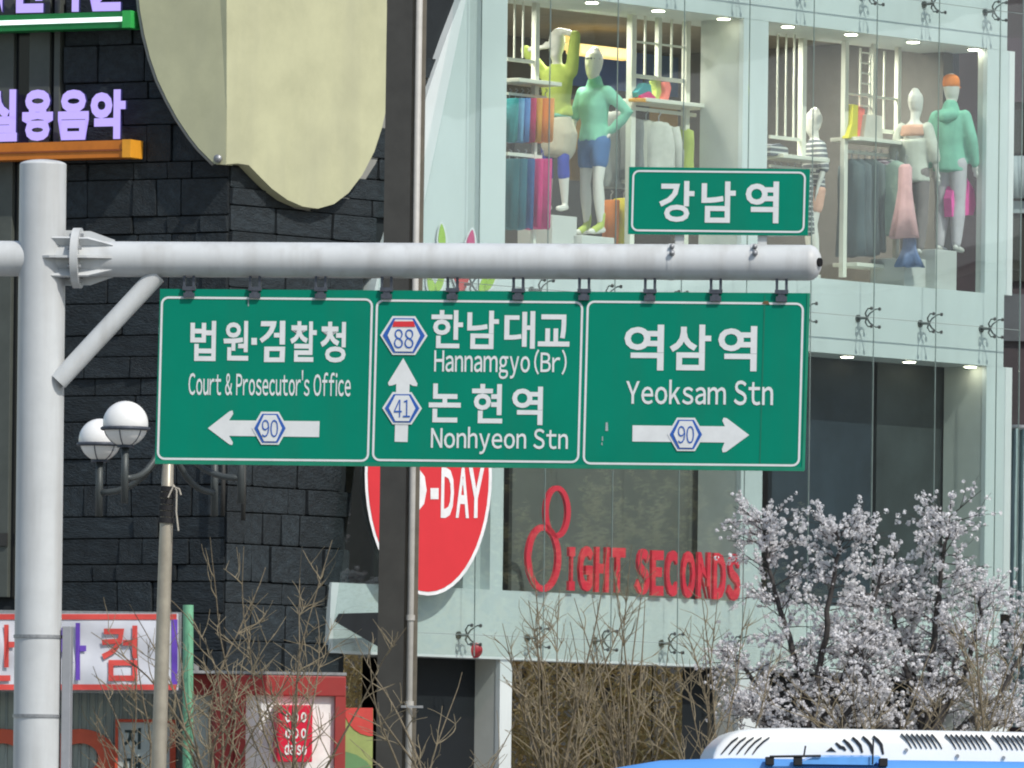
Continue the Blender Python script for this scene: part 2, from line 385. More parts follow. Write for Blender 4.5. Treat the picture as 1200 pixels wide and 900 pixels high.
def big_sign():
    C = [(187.5, 338.5), (948.5, 343.5), (942, 552), (181.5, 543.5)]
    t = board('direction_sign', C, 'long green three panel direction sign hanging below the gantry arm')
    # folded rim at the bottom and right, and the two back ribs
    m = MB(); a, b = G.pp(181.5, 543.5, SW - .006), G.pp(942, 552, SW - .006); u = Vector((0, 0, 1))
    m.prism([a, b, b + u * .03, a + u * .03], [p + Vector((0, .05, 0)) for p in (a, b, b + u * .03, a + u * .03)]); m.build('bottom_rim', GREEN_EDGE, t)
    m = MB(); a, b = G.pp(946, 430 - 86, SW - .006), G.pp(939.8, 551, SW - .006); e = Vector((.022, 0, 0))
    m.prism([b, b + e, a + e, a], [p + Vector((0, .05, 0)) for p in (b, b + e, a + e, a)]); m.build('side_rim', GREEN_EDGE, t)
    for py in (390, 500):
        MB().box(G, G.s(185, py), G.s(942, py), SW + .04, SW + .09, G.z(565, py + 4), G.z(565, py - 4)).build('back_rib', GALV, t)
    for x0, y0, x1, y1 in ((186.2, 348.5, 434.8, 540), (438.2, 352, 681.2, 541.5), (685.2, 353.5, 939.8, 545.5)):
        m = MB(); border(m, G, x0, y0, x1, y1, 2.5, SW - .004); m.build('border_line', SIGN_WHITE, t)
    wL = SW - .004
    def line(items, lab, m=None):
        m = m or MB()
        for tx, x0, y0, x1, y1, bd in items: letter(m, G, tx, x0, y0, x1, y1, wL, bd)
        m.build('lettering', SIGN_WHITE, t, label=lab)
    K = .022
    m = MB()                                             # the syllable 검 stroke by stroke
    Z = lambda q: [G.pp(180 + x / 4.093, 330 + y / 4.093, wL) for x, y in q]
    m.sheet(Z([(516, 190), (590, 190), (586, 214), (514, 214)])[::-1]); m.sheet(Z([(560, 214), (586, 214), (574, 243), (552, 270), (520, 294), (508, 276), (538, 252), (553, 232)])[::-1])
    m.sheet(Z([(606, 188), (632, 188), (630, 302), (604, 302)])[::-1]); m.sheet(Z([(577, 246), (604, 246), (604, 268), (577, 268)])[::-1])
    o_, i_ = Z([(531, 312), (631, 312), (628, 386), (529, 386)]), Z([(555, 333), (606, 333), (604, 364), (554, 364)]); ring(m, o_, i_)
    line([('법', 223, 376, 253, 423, K), ('원', 261.8, 376, 291.2, 422.5, K), ('찰', 340, 376.5, 371, 424, K), ('청', 375.5, 377, 405.3, 424.8, K)], 'white lettering 법원 검찰청', m)
    MB().sheet([G.pp(x, y, wL) for x, y in ((294.6, 404), (301, 404), (301, 396), (294.6, 396))]).build('dot', SIGN_WHITE, t)
    line([("Court & Prosecutor's Office", 221, 433.5, 411, 464, .012)], "white lettering Court & Prosecutor's Office")
    line([('한', 505.5, 363.5, 542.5, 408, K), ('남', 547.5, 364, 584.5, 409, K), ('대', 591, 364.5, 627, 408.5, K), ('교', 630.5, 368.5, 667.5, 406, K)], 'white lettering 한남대교')
    line([('Hannamgyo', 508.8, 411, 621, 444, .012), ('(Br)', 626, 409.5, 664, 439, .012)], 'white lettering Hannamgyo (Br)')
    line([('논', 502.5, 449.5, 540, 495, K), ('현', 553, 450, 588.8, 496, K), ('역', 600, 453, 636, 498, K)], 'white lettering 논현역')
    line([('Nonhyeon Stn', 505, 500.5, 665.5, 532.5, .012)], 'white lettering Nonhyeon Stn')
    line([('역', 731.6, 380.3, 777.9, 434, K), ('삼', 784.8, 380.3, 833.3, 434, K), ('역', 841.5, 382, 887, 435, K)], 'white lettering 역삼역')
    line([('Yeoksam', 733.7, 445, 850.7, 474, .014), ('Stn', 860, 446, 906, 475, .014)], 'white lettering Yeoksam Stn')
    arrow(G, [(243.5, 501.8), (269, 482), (272.5, 481), (273.3, 485), (268.5, 492.6), (374.5, 493.6), (374, 512.2), (268.5, 510.8), (273, 518.5), (272, 521.5), (268.8, 520.8)][::-1], wL, t)
    shield(G, 295, 482.5, 337.8, 521, '90', wL - .004, t)
    shield(G, 445.5, 370.5, 501, 415.8, '88', wL - .004, t, True)
    arrow(G, [(472.6, 419.5), (489.2, 449.5), (488.6, 452.6), (484, 452.2), (480, 450), (477.6, 518), (462.4, 517.6), (464.4, 449.8), (460, 451.6), (455.8, 452), (454.6, 448.8)], wL, t)
    shield(G, 448, 459.5, 494.5, 497.3, '41', wL - .004, t)
    arrow(G, [(741.3, 498.4), (849.5, 499.6), (846.5, 493), (848, 489.4), (852, 490.2), (878, 509.8), (851, 529.5), (847, 530.2), (846, 526.4), (849, 518.6), (741, 517.4)], wL, t)
    shield(G, 782, 489.5, 825.8, 528.5, '90', wL - .004, t)
    MB().sheet([G.pp(x, y, SW - .003) for x, y in ((889.6, 549), (890.8, 549), (897, 346), (895.6, 346))]).build('panel_seam', mat('seam_green', (.004, .15, .09), .6), t)
    MB().sheet([G.pp(x, y, wL - .002) for x, y in ((893, 356), (902, 357), (900, 352.5), (895, 353))]).build('rust_stain', mat('rust', (.13, .08, .035), .8), t)
    # hanger clamps
    for i in range(10):
        px = 222.5 + 77.1 * i; yt = 325.5 + i * .45; yb = 347.5 + i * .55
        zt, zb = G.z(px, yt), G.z(px, yb); s = G.s(px, yt); h = zt - zb
        m = MB()
        m.box(G, s - .046, s - .028, -.05, .0, zt - .07, zt + .02); m.box(G, s + .028, s + .046, -.05, .0, zt - .07, zt + .02)
        m.box(G, s - .05, s + .05, -.055, .005, zt - .1, zt - .07); m.box(G, s - .026, s + .026, -.05, .0, zt - .12, zt - .1)
        m.box(G, s - .042, s + .042, -.052, .002, zb - .01, zt - .12)
        m.build('hanger_clamp', CLAMP, t)
    # chips in the film
    for x, y, a, b in ((711, 500, 1.6, 5), (706, 514, .8, 2.5), (705.4, 520, .7, 1.6), (291, 355, .6, 4)):
        MB().sheet([G.pp(x - a, y + b, wL), G.pp(x + a, y + b, wL), G.pp(x + a * .8, y - b, wL), G.pp(x - a * .8, y - b, wL)]).build('film_chip', mat('worn_film', (.3, .36, .36), .7), t)
def small_sign():
    t = board('station_sign', [(737.2, 195.5), (949, 198.2), (946.6, 276), (735.8, 274.2)], 'small green sign reading 강남역 standing on top of the gantry arm', .03)
    m = MB(); border(m, G, 740.3, 200.2, 943.6, 272, 2.2, SW - .004, 8); m.build('border_line', SIGN_WHITE, t)
    m = MB(); K = .024
    for tx, x0, y0, x1, y1 in (('강', 772.5, 212, 813.6, 260), ('남', 822, 212.6, 862, 261), ('역', 873.7, 212.6, 912.6, 261.5)): letter(m, G, tx, x0, y0, x1, y1, SW - .004, K)
    m.build('lettering', SIGN_WHITE, t)
    for px in (796, 893):
        s = G.s(px, 280); MB().box(G, s - .035, s + .035, .012, .05, G.z(px, 300), G.z(px, 205)).build('bracket', STEEL, t, bevel=.004)
big_sign(); small_sign()

# ================================================================== levels and outline of the shop front
z_A = ST.z(950, 31, .2); z_B1 = ST.z(950, 325, .2); z_B0 = ST.z(950, 412, .2); z_C1 = ST.z(700, 697, .2); z_C0 = ST.z(700, 777, .2)
z_top = ST.z(900, -420, .2)
sJ0 = ST.s(563, 200); sJ = (ST.s(1171, 200) - sJ0) / 8
JO = [sJ0 + sJ * k for k in range(-3, 9)]
sEnd = ST.s(1193, 200, .05)
# the sloping left edge of the front
EDGE = [(552, -40), (540, 0), (520, 52), (500, 112), (470, 225), (441, 330), (420, 440), (404, 547), (395, 625), (388, 690), (385, 765), (383, 830), (381, 1000), (380, 1300)]
def edge_s(z, w):
    for (x0, y0), (x1, y1) in zip(EDGE, EDGE[1:]):
        s0, z0 = ST.sz(x0, y0, w); s1, z1 = ST.sz(x1, y1, w)
        if z1 <= z <= z0: return s0 + (s1 - s0) * (z0 - z) / (z0 - z1)
    return ST.s(552, -40, w) + (z - ST.z(552, -40, w)) * .3

# ================================================================== slate building
def slate_building():
    base = LF.P(0, 0, GZ)
    t = thing('slate_building', 'dark slate clad corner building behind the gantry pole and round emblem', 'building', base)
    zt = LF.z(200, -420)
    sL = LF.s(-90, 400)
    RF = Fr(600, 1, 50); RF.o = LF.o
    zs = ST.z(470, 300, .25)
    # solid core with slanting faces, set behind the stones; it ends at the shop's sloping edge
    for sR, z0, z1 in ((ST.s(552, 60, .25) - corner_s, zs, zt), (ST.s(404, 547, .25) - corner_s + .05, GZ, zs - .002)):
        pts = [LF.P(sL - 1.5, .03, 0), LF.P(-.03, .03, 0), RF.P(sR, .03, 0), RF.P(sR, .45, 0), RF.P(.6, 6, 0), LF.P(sL - 1.5, 6, 0)]
        MB().prism([Vector((p.x, p.y, z1)) for p in pts][::-1], [Vector((p.x, p.y, z0)) for p in pts][::-1]).build('wall', SLATE_JOINT, t)
    # unit stones shared between blocks
    meshes = []
    for k in range(6):
        r2 = random.Random(k); bm = bmesh.new(); bmesh.ops.create_cube(bm, size=1)
        for v in bm.verts:
            if v.co.y < 0: v.co.y += r2.uniform(-.28, .1)
            v.co.x *= 1 - r2.uniform(0, .02); v.co.z *= 1 - r2.uniform(0, .04)
        bmesh.ops.bevel(bm, geom=list(bm.edges), offset=.03, segments=1, affect='EDGES')
        me = bpy.data.meshes.new('block'); bm.to_mesh(me); bm.free(); me.materials.append(SLATE); meshes.append(me)
    n = 0
    def face(fr, s0, s1, z0, z1, skip):
        nonlocal n
        r2 = random.Random(11); z = z0
        while z < z1:
            h = r2.choice((.15, .19, .23, .28, .33)); s = s0
            while s < s1 - .02:
                L = min(r2.choice((.24, .34, .46, .6, .75)), s1 - s)
                if s1 - (s + L) < .12: L = s1 - s
                if not skip(s + L / 2, z + h / 2) and n < 300:
                    d = r2.choice((.034, .038, .042, .05, .062)); p = fr.P(s + L / 2, .03 - d / 2 + .005, z + h / 2)
                    inst('block', r2.choice(meshes), t, p, fr.rz, (L - .008, d, h - .008)); n += 1
                s += L
            z += h
    zl = LF.z(150, 800); zh = LF.z(150, 10)
    sw = LF.s(76, 120)
    face(LF, sw, -.005, zl, zh, lambda s, z: False)
    def past(s, z):     # beyond the sloping edge of the shop front
        return s > edge_s(z, .25) - corner_s + .1
    face(RF, .005, RF.s(545, 120), RF.z(330, 790), RF.z(330, 60), past)
    # tall dark windows with grey jambs at the far left
    gj = mat('grey_green_jamb', (.075, .085, .075), .6, 0, .15, 4)
    for x0, x1, m_ in ((-40, 19, gj), (37, 61, gj), (66, 73, gj)):
        MB().box(LF, LF.s(x0, 100), LF.s(x1, 100), -.05, .035, LF.z(30, 700), zh + 1).build('window_jamb', m_, t, bevel=.006)
    MB().box(LF, LF.s(19, 100), LF.s(66, 100), .0, .028, LF.z(30, 700), zh + 1).build('window', mat('black_window', (.012, .014, .016), .15, 0, .1, 2), t)
    MB().box(LF, LF.s(-40, 100), LF.s(19, 100), -.07, -.052, LF.z(10, 640), LF.z(10, 625)).build('window_rail', POST_DARK, t)
    # pipes and vents low on the wall, behind the lamps
    for x, y0, y1 in ((262, 520, 605), (286, 540, 610)):
        MB().tube([LF.pp(x, y0, -.12), LF.pp(x - 1, y1, -.12)], .02, 10).build('wall_pipe', POST_DARK, t, True)
    return RF
RF = slate_building()

def emblem():
    t = thing('wall_emblem', 'huge pale yellow lobed emblem folded around the corner of the slate building', 'emblem', LF.pp(265, 192, -.2))
    wl = -.22
    fold = LF.s(265, 100, wl)
    Lp = [(265, 193), (251, 192), (243, 184), (233, 174), (222, 160), (208, 139), (196, 117), (185, 94), (176, 68), (169, 40), (164, 12), (161, -20), (161, -70), (168, -120), (185, -170), (215, -215), (265, -240)]
    f = [LF.pp(x, y, wl) for x, y in Lp]; b = [LF.P(LF.s(x, y, wl), wl + .12, LF.z(x, y, wl)) for x, y in Lp]
    L_ = MB().prism(f[::-1], b[::-1]).build('left_half', PLATE, t)
    c = f[0]; w2 = (Vector((c.x, c.y)) - RF.o).dot(RF.n)
    Rp = [(265, -240), (330, -250), (400, -215), (440, -150), (452.5, -60), (453, 60), (452, 128), (447, 150), (438, 178), (424, 205), (408, 226), (391, 239), (372, 244.5), (354, 242), (336, 234), (318, 221), (304, 207), (291, 193.5), (278, 191.5), (265, 192.5)]
    f = [RF.pp(x + .6, y, w2) for x, y in Rp]; b = [RF.P(RF.s(x + .6, y, w2), w2 + .12, RF.z(x, y, w2)) for x, y in Rp]
    MB().prism(f[::-1], b[::-1]).build('right_half', PLATE, t)
    Rr = [(300, 190), (455, -60), (460, 60), (462, 110), (461, 135), (452, 165), (440, 192), (424, 217), (405, 237), (385, 247), (366, 248), (345, 244), (325, 232), (308, 216)]
    f = [RF.pp(x, y, w2 + .125) for x, y in Rr]; b = [RF.P(RF.s(x, y, w2 + .125), w2 + .2, RF.z(x, y, w2 + .125)) for x, y in Rr]
    MB().prism(f[::-1], b[::-1]).build('backing_plate', PLATE_RIM, t)
    rim = MB(); rim.tube([LF.pp(x - 1.2, y + .6, wl + .03) for x, y in Lp[1:16]], .017, 8); rim.build('left_trim', PLATE_RIM, t, True)
    c = LF.pp(256, 186, wl - .01); MB().tube([c, c + Vector((-.01, -.03, 0))], .035, 12).build('fixing_bolt', GALV, t, True)
emblem()

LED = emitter('lavender_led_face', (.43, .33, .86), .75); LED.node_tree.nodes['Principled BSDF'].inputs['Base Color'].default_value = (.3, .25, .5, 1)
LED_SIDE = mat('dark_blue_letter_side', (.03, .03, .14), .5)
def led_sign(name, letters, y_top, y_bot, rail_m, rail_tip, label, stripe):
    t = thing(name, label, 'shop sign', LF.pp(75, y_bot, -.2))
    for ch, x0, y0, x1, y1 in letters:
        o = letter(MB(), LF, ch, x0, y0, x1, y1, -.22, .05, -.02, .012).build('letter', LED, t)
        letter(MB(), LF, ch, x0, y0, x1, y1, -.219, .05, -.02, .012, depth=.03, face=False).build('letter_side', LED_SIDE, o)
    s0, s1, s2 = LF.s(-60, y_bot, -.24), LF.s(144, y_bot, -.24), LF.s(154, y_bot, -.24)
    zt, zb = LF.z(150, y_top, -.24), LF.z(150, y_bot, -.24); h = zt - zb
    MB().box(LF, s0, s1, -.24, -.03, zb, zt).build('rail', rail_m, t)
    MB().box(LF, s0, s1, -.25, -.243, zb + h * .38, zb + h * (.48 if stripe is None else .66)).build('rail_stripe', stripe or mat('rail_groove', (.25, .07, .02), .6), t)
    MB().box(LF, s1 + .002, s2, -.26, -.03, zb - .004, zt + .004).build('rail_end', rail_tip, t)
led_sign('shop_sign', [('실', -18, 105, 20, 166), ('용', 26, 105, 62, 165), ('음', 68, 105, 104, 164), ('악', 106, 105, 147, 163)], 164, 184, mat('orange_rail', (.55, .17, .02), .5), mat('orange_rail_end', (.8, .35, .03), .5), 'lavender lit shop sign lettering 실용음악 on an orange rail', None)
led_sign('shop_sign', [('피', -32, -48, 3, 15), ('연', 12, -48, 51, 15), ('극', 56, -48, 97, 14), ('반', 104, -48, 146, 13)], 13, 32, mat('green_rail', (.012, .19, .05), .5), mat('green_rail_end', (.04, .42, .09), .5), 'lavender lit shop sign on a green rail cut off by the top edge', emitter('white_tube', (.85, 1, 1), 1.0))

# ================================================================== the glass shop building
def slantbox(m, s1, w0, w1, z0, z1, n=6):
    zs = [z0 + (z1 - z0) * k / n for k in range(n + 1)]
    pl = [(edge_s(z, w0), z) for z in zs] + [(s1, z1), (s1, z0)]
    return m.prism([ST.P(a, w0, b) for a, b in pl], [ST.P(a, w1, b) for a, b in pl])
def shop():
    t = thing('glass_shop_building', 'pale teal glass fronted clothes shop with white floor bands on the right', 'building', ST.P(3, 0, GZ))
    wf = .2
    px = lambda x, y=200, w=wf: ST.s(x, y, w)
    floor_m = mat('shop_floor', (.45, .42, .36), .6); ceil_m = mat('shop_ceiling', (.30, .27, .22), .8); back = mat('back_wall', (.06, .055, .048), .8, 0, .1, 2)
    # floor bands: white slabs running the whole front
    for nm, z0, z1 in (('floor_band', z_A, z_top), ('floor_band', z_B0, z_B1), ('floor_band', z_C0, z_C1)):
        m = MB(); slantbox(m, sEnd, wf, wf + .9, z0, z1, 12); o = m.build(nm, TEALW, t)
    # piers of the upper and middle storeys
    m = MB(); slantbox(m, px(549), wf + .004, wf + .5, z_B1 - .001, z_A + .001, 14); m.build('pier', TEALW, t)
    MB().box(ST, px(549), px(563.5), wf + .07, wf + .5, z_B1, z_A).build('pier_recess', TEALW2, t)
    MB().box(ST, px(563.5), px(593), wf + .004, wf + .5, z_B1, z_A).build('pier', TEALW, t)
    MB().box(ST, px(575, 620), px(590, 620), wf + .004, wf + .4, z_C1, z_B0).build('pier', TEALW, t)
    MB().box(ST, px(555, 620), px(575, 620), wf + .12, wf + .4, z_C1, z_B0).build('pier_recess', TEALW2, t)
    # columns: pale front, grey plaster side
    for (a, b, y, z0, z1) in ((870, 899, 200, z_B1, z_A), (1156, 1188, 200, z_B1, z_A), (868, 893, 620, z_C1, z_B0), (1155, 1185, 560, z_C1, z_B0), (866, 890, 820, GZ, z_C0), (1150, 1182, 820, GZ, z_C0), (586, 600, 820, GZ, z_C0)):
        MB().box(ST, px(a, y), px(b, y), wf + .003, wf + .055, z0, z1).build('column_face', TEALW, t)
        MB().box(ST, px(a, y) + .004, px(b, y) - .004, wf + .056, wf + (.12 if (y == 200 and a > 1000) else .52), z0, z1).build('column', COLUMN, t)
    # slabs, ceilings, back walls
    for z0, z1 in ((z_A + .14, z_A + .3), (z_B0 + .1, z_B1 - .12), (z_C0 + .1, z_C1 - .1)):
        MB().box(ST, px(470), sEnd + .0, wf + .905, 6.0, z0, z1).build('floor_slab', ceil_m, t)
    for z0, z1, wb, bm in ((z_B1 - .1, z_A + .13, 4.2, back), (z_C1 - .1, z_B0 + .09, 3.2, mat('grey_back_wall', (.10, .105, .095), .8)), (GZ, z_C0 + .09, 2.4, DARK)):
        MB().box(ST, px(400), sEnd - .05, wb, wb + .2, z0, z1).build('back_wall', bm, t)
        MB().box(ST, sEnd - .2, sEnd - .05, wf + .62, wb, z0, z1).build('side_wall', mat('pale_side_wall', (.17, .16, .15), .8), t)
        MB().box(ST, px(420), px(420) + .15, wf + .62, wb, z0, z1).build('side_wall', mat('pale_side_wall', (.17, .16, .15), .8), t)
    # blue and dark wall panels of the upper storey
    W = 4.15
    for x0, y0, x1, y1, c in ((668, 45, 752, 100, (.05, .10, .26)), (755, 40, 830, 110, (.045, .10, .22)), (905, 70, 940, 165, (.035, .045, .075)), (950, 55, 1000, 130, (.03, .04, .065)), (760, 125, 815, 185, (.3, .19, .05)), (655, 120, 700, 210, (.3, .19, .05)), (600, 180, 730, 260, (.05, .055, .06)), (820, 70, 850, 180, (.06, .07, .075))):
        a, za = ST.sz(x0, y1, W); b, zb = ST.sz(x1, y0, W); MB().box(ST, a, b, W - .02, W, za, min(zb, z_A + .1)).build('wall_panel', mat('panel_%02d%02d%02d' % tuple(int(v * 99) for v in c), c, .7), t)
    # curved yellow cove above the left mannequins
    cove = emitter('warm_cove_glow', (1.0, .62, .16), 1.3)
    a, za = ST.sz(672, 33, 3.0); b, zb = ST.sz(738, 25, 3.0)
    MB().box(ST, a, b, 2.9, 3.1, z_A - .14, z_A - .04).build('cove_light', cove, t, bevel=.02)
    a, za = ST.sz(662, 55, 3.2); MB().tube([ST.P(a + .25 * k * .5, 3.2 + .02 * k * k, za + .03 * k) for k in range(6)], .035, 8).build('cove_light', cove, t, True)
    a, za = ST.sz(1082, 84, 3.0); MB().tube([ST.P(a + .06 * k, 3.0, za + .05 * math.sin(k * .5)) for k in range(5)], .03, 8).build('cove_light', cove, t, True)
    # middle storey: dark sheets added behind the right hand panes for their dark reflection
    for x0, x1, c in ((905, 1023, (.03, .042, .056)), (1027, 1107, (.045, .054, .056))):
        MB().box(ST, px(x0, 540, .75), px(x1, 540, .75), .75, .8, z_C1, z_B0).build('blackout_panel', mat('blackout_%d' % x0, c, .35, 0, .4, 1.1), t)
    bl = mat('grey_sheet', (.125, .13, .115), .8, 0, .12, 1.5)  # grey sheets added behind the panes to lighten the dark middle windows
    MB().box(ST, px(600, 620, .8), px(822, 620, .8), .8, .84, z_C1, z_B0).build('added_grey_sheet', bl, t)
    MB().box(ST, edge_s(z_B0, .5) + .1, px(553, 620, .5), .5, .54, z_C1, z_B0).build('added_grey_sheet', bl, t)
    gs = mat('grey_inner_screen', (.27, .275, .25), .8)
    MB().box(ST, px(822, 620, .95), px(866, 620, .95), .95, 1.0, z_C1, z_B0).build('inner_screen', gs, t)
    # ground floor fillings
    MB().box(ST, px(489, 820), px(586, 820), .5, .6, GZ, z_C0).build('shutter', mat('black_shutter', (.006, .009, .012), .7), t)
    MB().box(ST, px(806, 820), px(866, 820), .5, .6, GZ, z_C0).build('shutter', mat('black_shutter', (.006, .009, .012), .7), t)
    MB().box(ST, px(890, 820), px(1150, 820), .9, 1.0, GZ, z_C0).build('shutter', mat('black_shutter', (.006, .009, .012), .7), t)
    # glass panes, each its own
    def row(z0, z1, m_):
        js = JO + [sEnd]
        for a, b in zip(js, js[1:]):
            if b - a < .05: continue
            e0, e1 = edge_s(z0, 0) + .03, edge_s(z1, 0) + .03
            if b < min(e0, e1) + .1: continue
            pl = [(max(a, e0) + .006, z0 + .006), (b - .006, z0 + .006), (b - .006, z1 - .006), (max(a, e1) + .006, z1 - .006)]
            if max(a, e1) > b - .02: pl = [pl[0], pl[1], (b - .006, z0 + (z1 - z0) * .6)]
            MB().prism([ST.P(x, 0, y) for x, y in pl], [ST.P(x, .012, y) for x, y in pl]).build('glass_pane', m_ if a < ST.s(880, 600) else GLASS, t)
            q = MB().box(ST, b - .003, b + .003, .001, .011, z0, z1)
            q.build('glass_joint', mat('joint_sealant', (.20, .25, .24), .6), t)
    zA2 = ST.z(1104, 4, 0); zB2 = ST.z(951, 366, 0); zC2 = ST.z(700, 750, 0)
    row(zA2, zA2 + 2.0, GLASS); row(zB2, zA2, GLASS); row(zC2, zB2, GLASS_MID); row(z_C0 + .01, zC2, GLASS_MID)
    for z in (zA2, zB2, zC2):
        MB().box(ST, edge_s(z, 0) + .04, sEnd, .001, .011, z - .003, z + .003).build('glass_joint', mat('joint_sealant', (.20, .25, .24), .6), t)
    for a, b in ((600, 640), (640, 705), (705, 770), (770, 806)):
        MB().box(ST, px(a, 830, .3) + .01, px(b, 830, .3) - .01, .36, .372, GZ + .1, z_C0).build('glass_pane', GLASS_MIRROR, t)
    a0 = edge_s(2.5, .3); MB().box(ST, a0, px(440, 830), .36, .372, GZ + .1, z_C0).build('glass_pane', GLASS_MIRROR, t)
    # spider fittings
    m = MB()
    U = Fr(600, 1, 0); U.o = Vector((0, 0))
    for sx in (-1, 1):
        for sz_ in (-1, 1):
            e = Vector((sx * .062, .03, sz_ * .085)); m.tube([Vector((0, .09, 0)), Vector((sx * .035, .08, sz_ * .045)), e], [.009, .008, .006], 6)
            m.tube([e, Vector((e.x, -.028, e.z))], .007, 6); m.tube([Vector((e.x, -.02, e.z)), Vector((e.x, -.008, e.z))], .017, 12)
    m.tube([Vector((0, .08, 0)), Vector((0, .2, 0))], .013, 8); m.tube([Vector((0, .185, 0)), Vector((0, .2, 0))], .035, 12)
    spid = m.build('spider_fitting', mat('spider_steel', (.16, .17, .17), .35, .8, .1), t, True, auto=True); me = spid.data; bpy.data.objects.remove(spid)
    for z in (zA2, zB2, zC2):
        for s in JO:
            if edge_s(z, 0) + .15 < s < sEnd - .05: inst('spider_fitting', me, t, ST.P(s, 0, z), ST.rz)
    # down lights in the soffits, lit
    lit = emitter('lit_lamp', (1, .93, .72), 14); m = MB(); m.tube([Vector((0, 0, -.02)), Vector((0, 0, .01))], .075, 20)
    for zz in (z_A, z_B0):
        for s in JO[2:]:
            if s > sEnd - .1 or s < px(600): continue
            p = ST.P(s, wf + .12, zz)
            o = MB().tube([p - Vector((0, 0, .012)), p + Vector((0, 0, .004))], .075, 20).build('downlight', WHITE, t, True, auto=True)
            MB().tube([p - Vector((0, 0, .02)), p - Vector((0, 0, .013))], .058, 20).build('lamp_face', lit, o)
    # the lit ceiling lamps as light
    for s, w_, e in ((px(640), 1.3, 60), (px(780), 1.3, 60), (px(960), 1.3, 60), (px(1070), 1.3, 60)):
        l = bpy.data.lights.new('ceiling_lamp', 'AREA'); l.energy = e; l.size = .5; l.color = (1, .93, .8)
        o = bpy.data.objects.new('ceiling_lamp', l); col.objects.link(o); o.location = ST.P(s, w_, z_A + .1)
        o.parent = t; o.matrix_parent_inverse = Matrix.Translation(-t.location)
shop()
wz = .2
# sharp black notch on the lower band, left of the post
MB().prism([ST.pp(x, y, -.014) for x, y in ((391.5, 728), (397, 719), (452, 717.5), (452, 763))][::-1], [ST.pp(x, y, -.004) for x, y in ((391.5, 728), (397, 719), (452, 717.5), (452, 763))][::-1]).build('wedge_decal', DARK, None, label='black pointed wedge decal on white band left of the dark post', cat='decal')

def d_day():
    t = thing('round_poster', 'big red round poster reading D-DAY on glass behind the dark post', 'poster', ST.pp(502, 696, -.03))
    def ell(cx, cy, rx, ry, w, n=48): return [ST.pp(cx + rx * math.cos(2 * math.pi * k / n), cy + ry * math.sin(2 * math.pi * k / n), w) for k in range(n)]
    cx, cy, rx, ry = 502, 556, 74.5, 142
    MB().prism(ell(cx, cy, rx, ry, -.02)[::-1], ell(cx, cy, rx, ry, -.008)[::-1]).build('white_rim', mat('poster_white', (.75, .75, .76), .5), t)
    MB().sheet(ell(cx, cy, rx - 3.5, ry - 4.5, -.024)[::-1]).build('red_face', mat('poster_red', (.62, .035, .045), .5, 0, .05, 2), t)
    m = MB(); letter(m, ST, 'D', 463, 544, 500, 604, -.028, .03, .03); m.sheet([ST.pp(x, y, -.028) for x, y in ((504.5, 585), (514, 585), (514, 572), (504.5, 572))])
    for ch, x0, x1 in (('D', 517, 532), ('A', 534.5, 550), ('Y', 549, 567)): letter(m, ST, ch, x0, 548, x1, 607, -.028, .035, .03)
    m.build('lettering', mat('poster_white', (.75, .75, .76), .5), t)
d_day()

def eight():
    red = mat('red_channel_letter', (.85, .035, .07), .45, 0, .1, 4); wl = .15
    t = thing('shop_sign', 'red dimensional lettering 8IGHT SECONDS across the middle storey glass', 'shop sign', ST.pp(760, 703, wl))
    def oval(mb, cx, cy, rx, ry, th):
        n = 40; o = [(cx + rx * math.cos(2 * math.pi * k / n), cy + ry * math.sin(2 * math.pi * k / n)) for k in range(n)]
        i = [(cx + (rx - th) * math.cos(2 * math.pi * k / n), cy + (ry - th * 1.15) * math.sin(2 * math.pi * k / n)) for k in range(n)]
        fo, fi = [ST.pp(*p, wl) for p in o], [ST.pp(*p, wl) for p in i]; dv = Vector((ST.n.x, ST.n.y, 0)) * .03
        ring(mb, fo, fi); ring(mb, [p + dv for p in fo], fo); ring(mb, fi, [p + dv for p in fi])
    m = MB(); oval(m, 653.5, 600, 15.5, 31, 5.2); oval(m, 637.5, 654, 20.5, 39.5, 6.0); m.build('figure_eight', red, t)
    for ch, x0, y0, x1, y1 in (('I', 667, 641, 674, 692), ('G', 679, 640, 695, 693), ('H', 698, 641, 714, 694), ('T', 716, 642, 733, 694.5), ('S', 746, 643, 761.5, 697), ('E', 764, 645, 778, 698), ('C', 780.5, 645, 796, 699), ('O', 799.5, 646, 815, 701), ('N', 818, 647, 833, 701.5), ('D', 836.5, 648, 851, 702.5), ('S', 853, 649, 868, 704)):
        letter(MB(), ST, ch, x0, y0, x1, y1, wl, .05, .03, .015, depth=.03).build('letter', red, t)
eight()

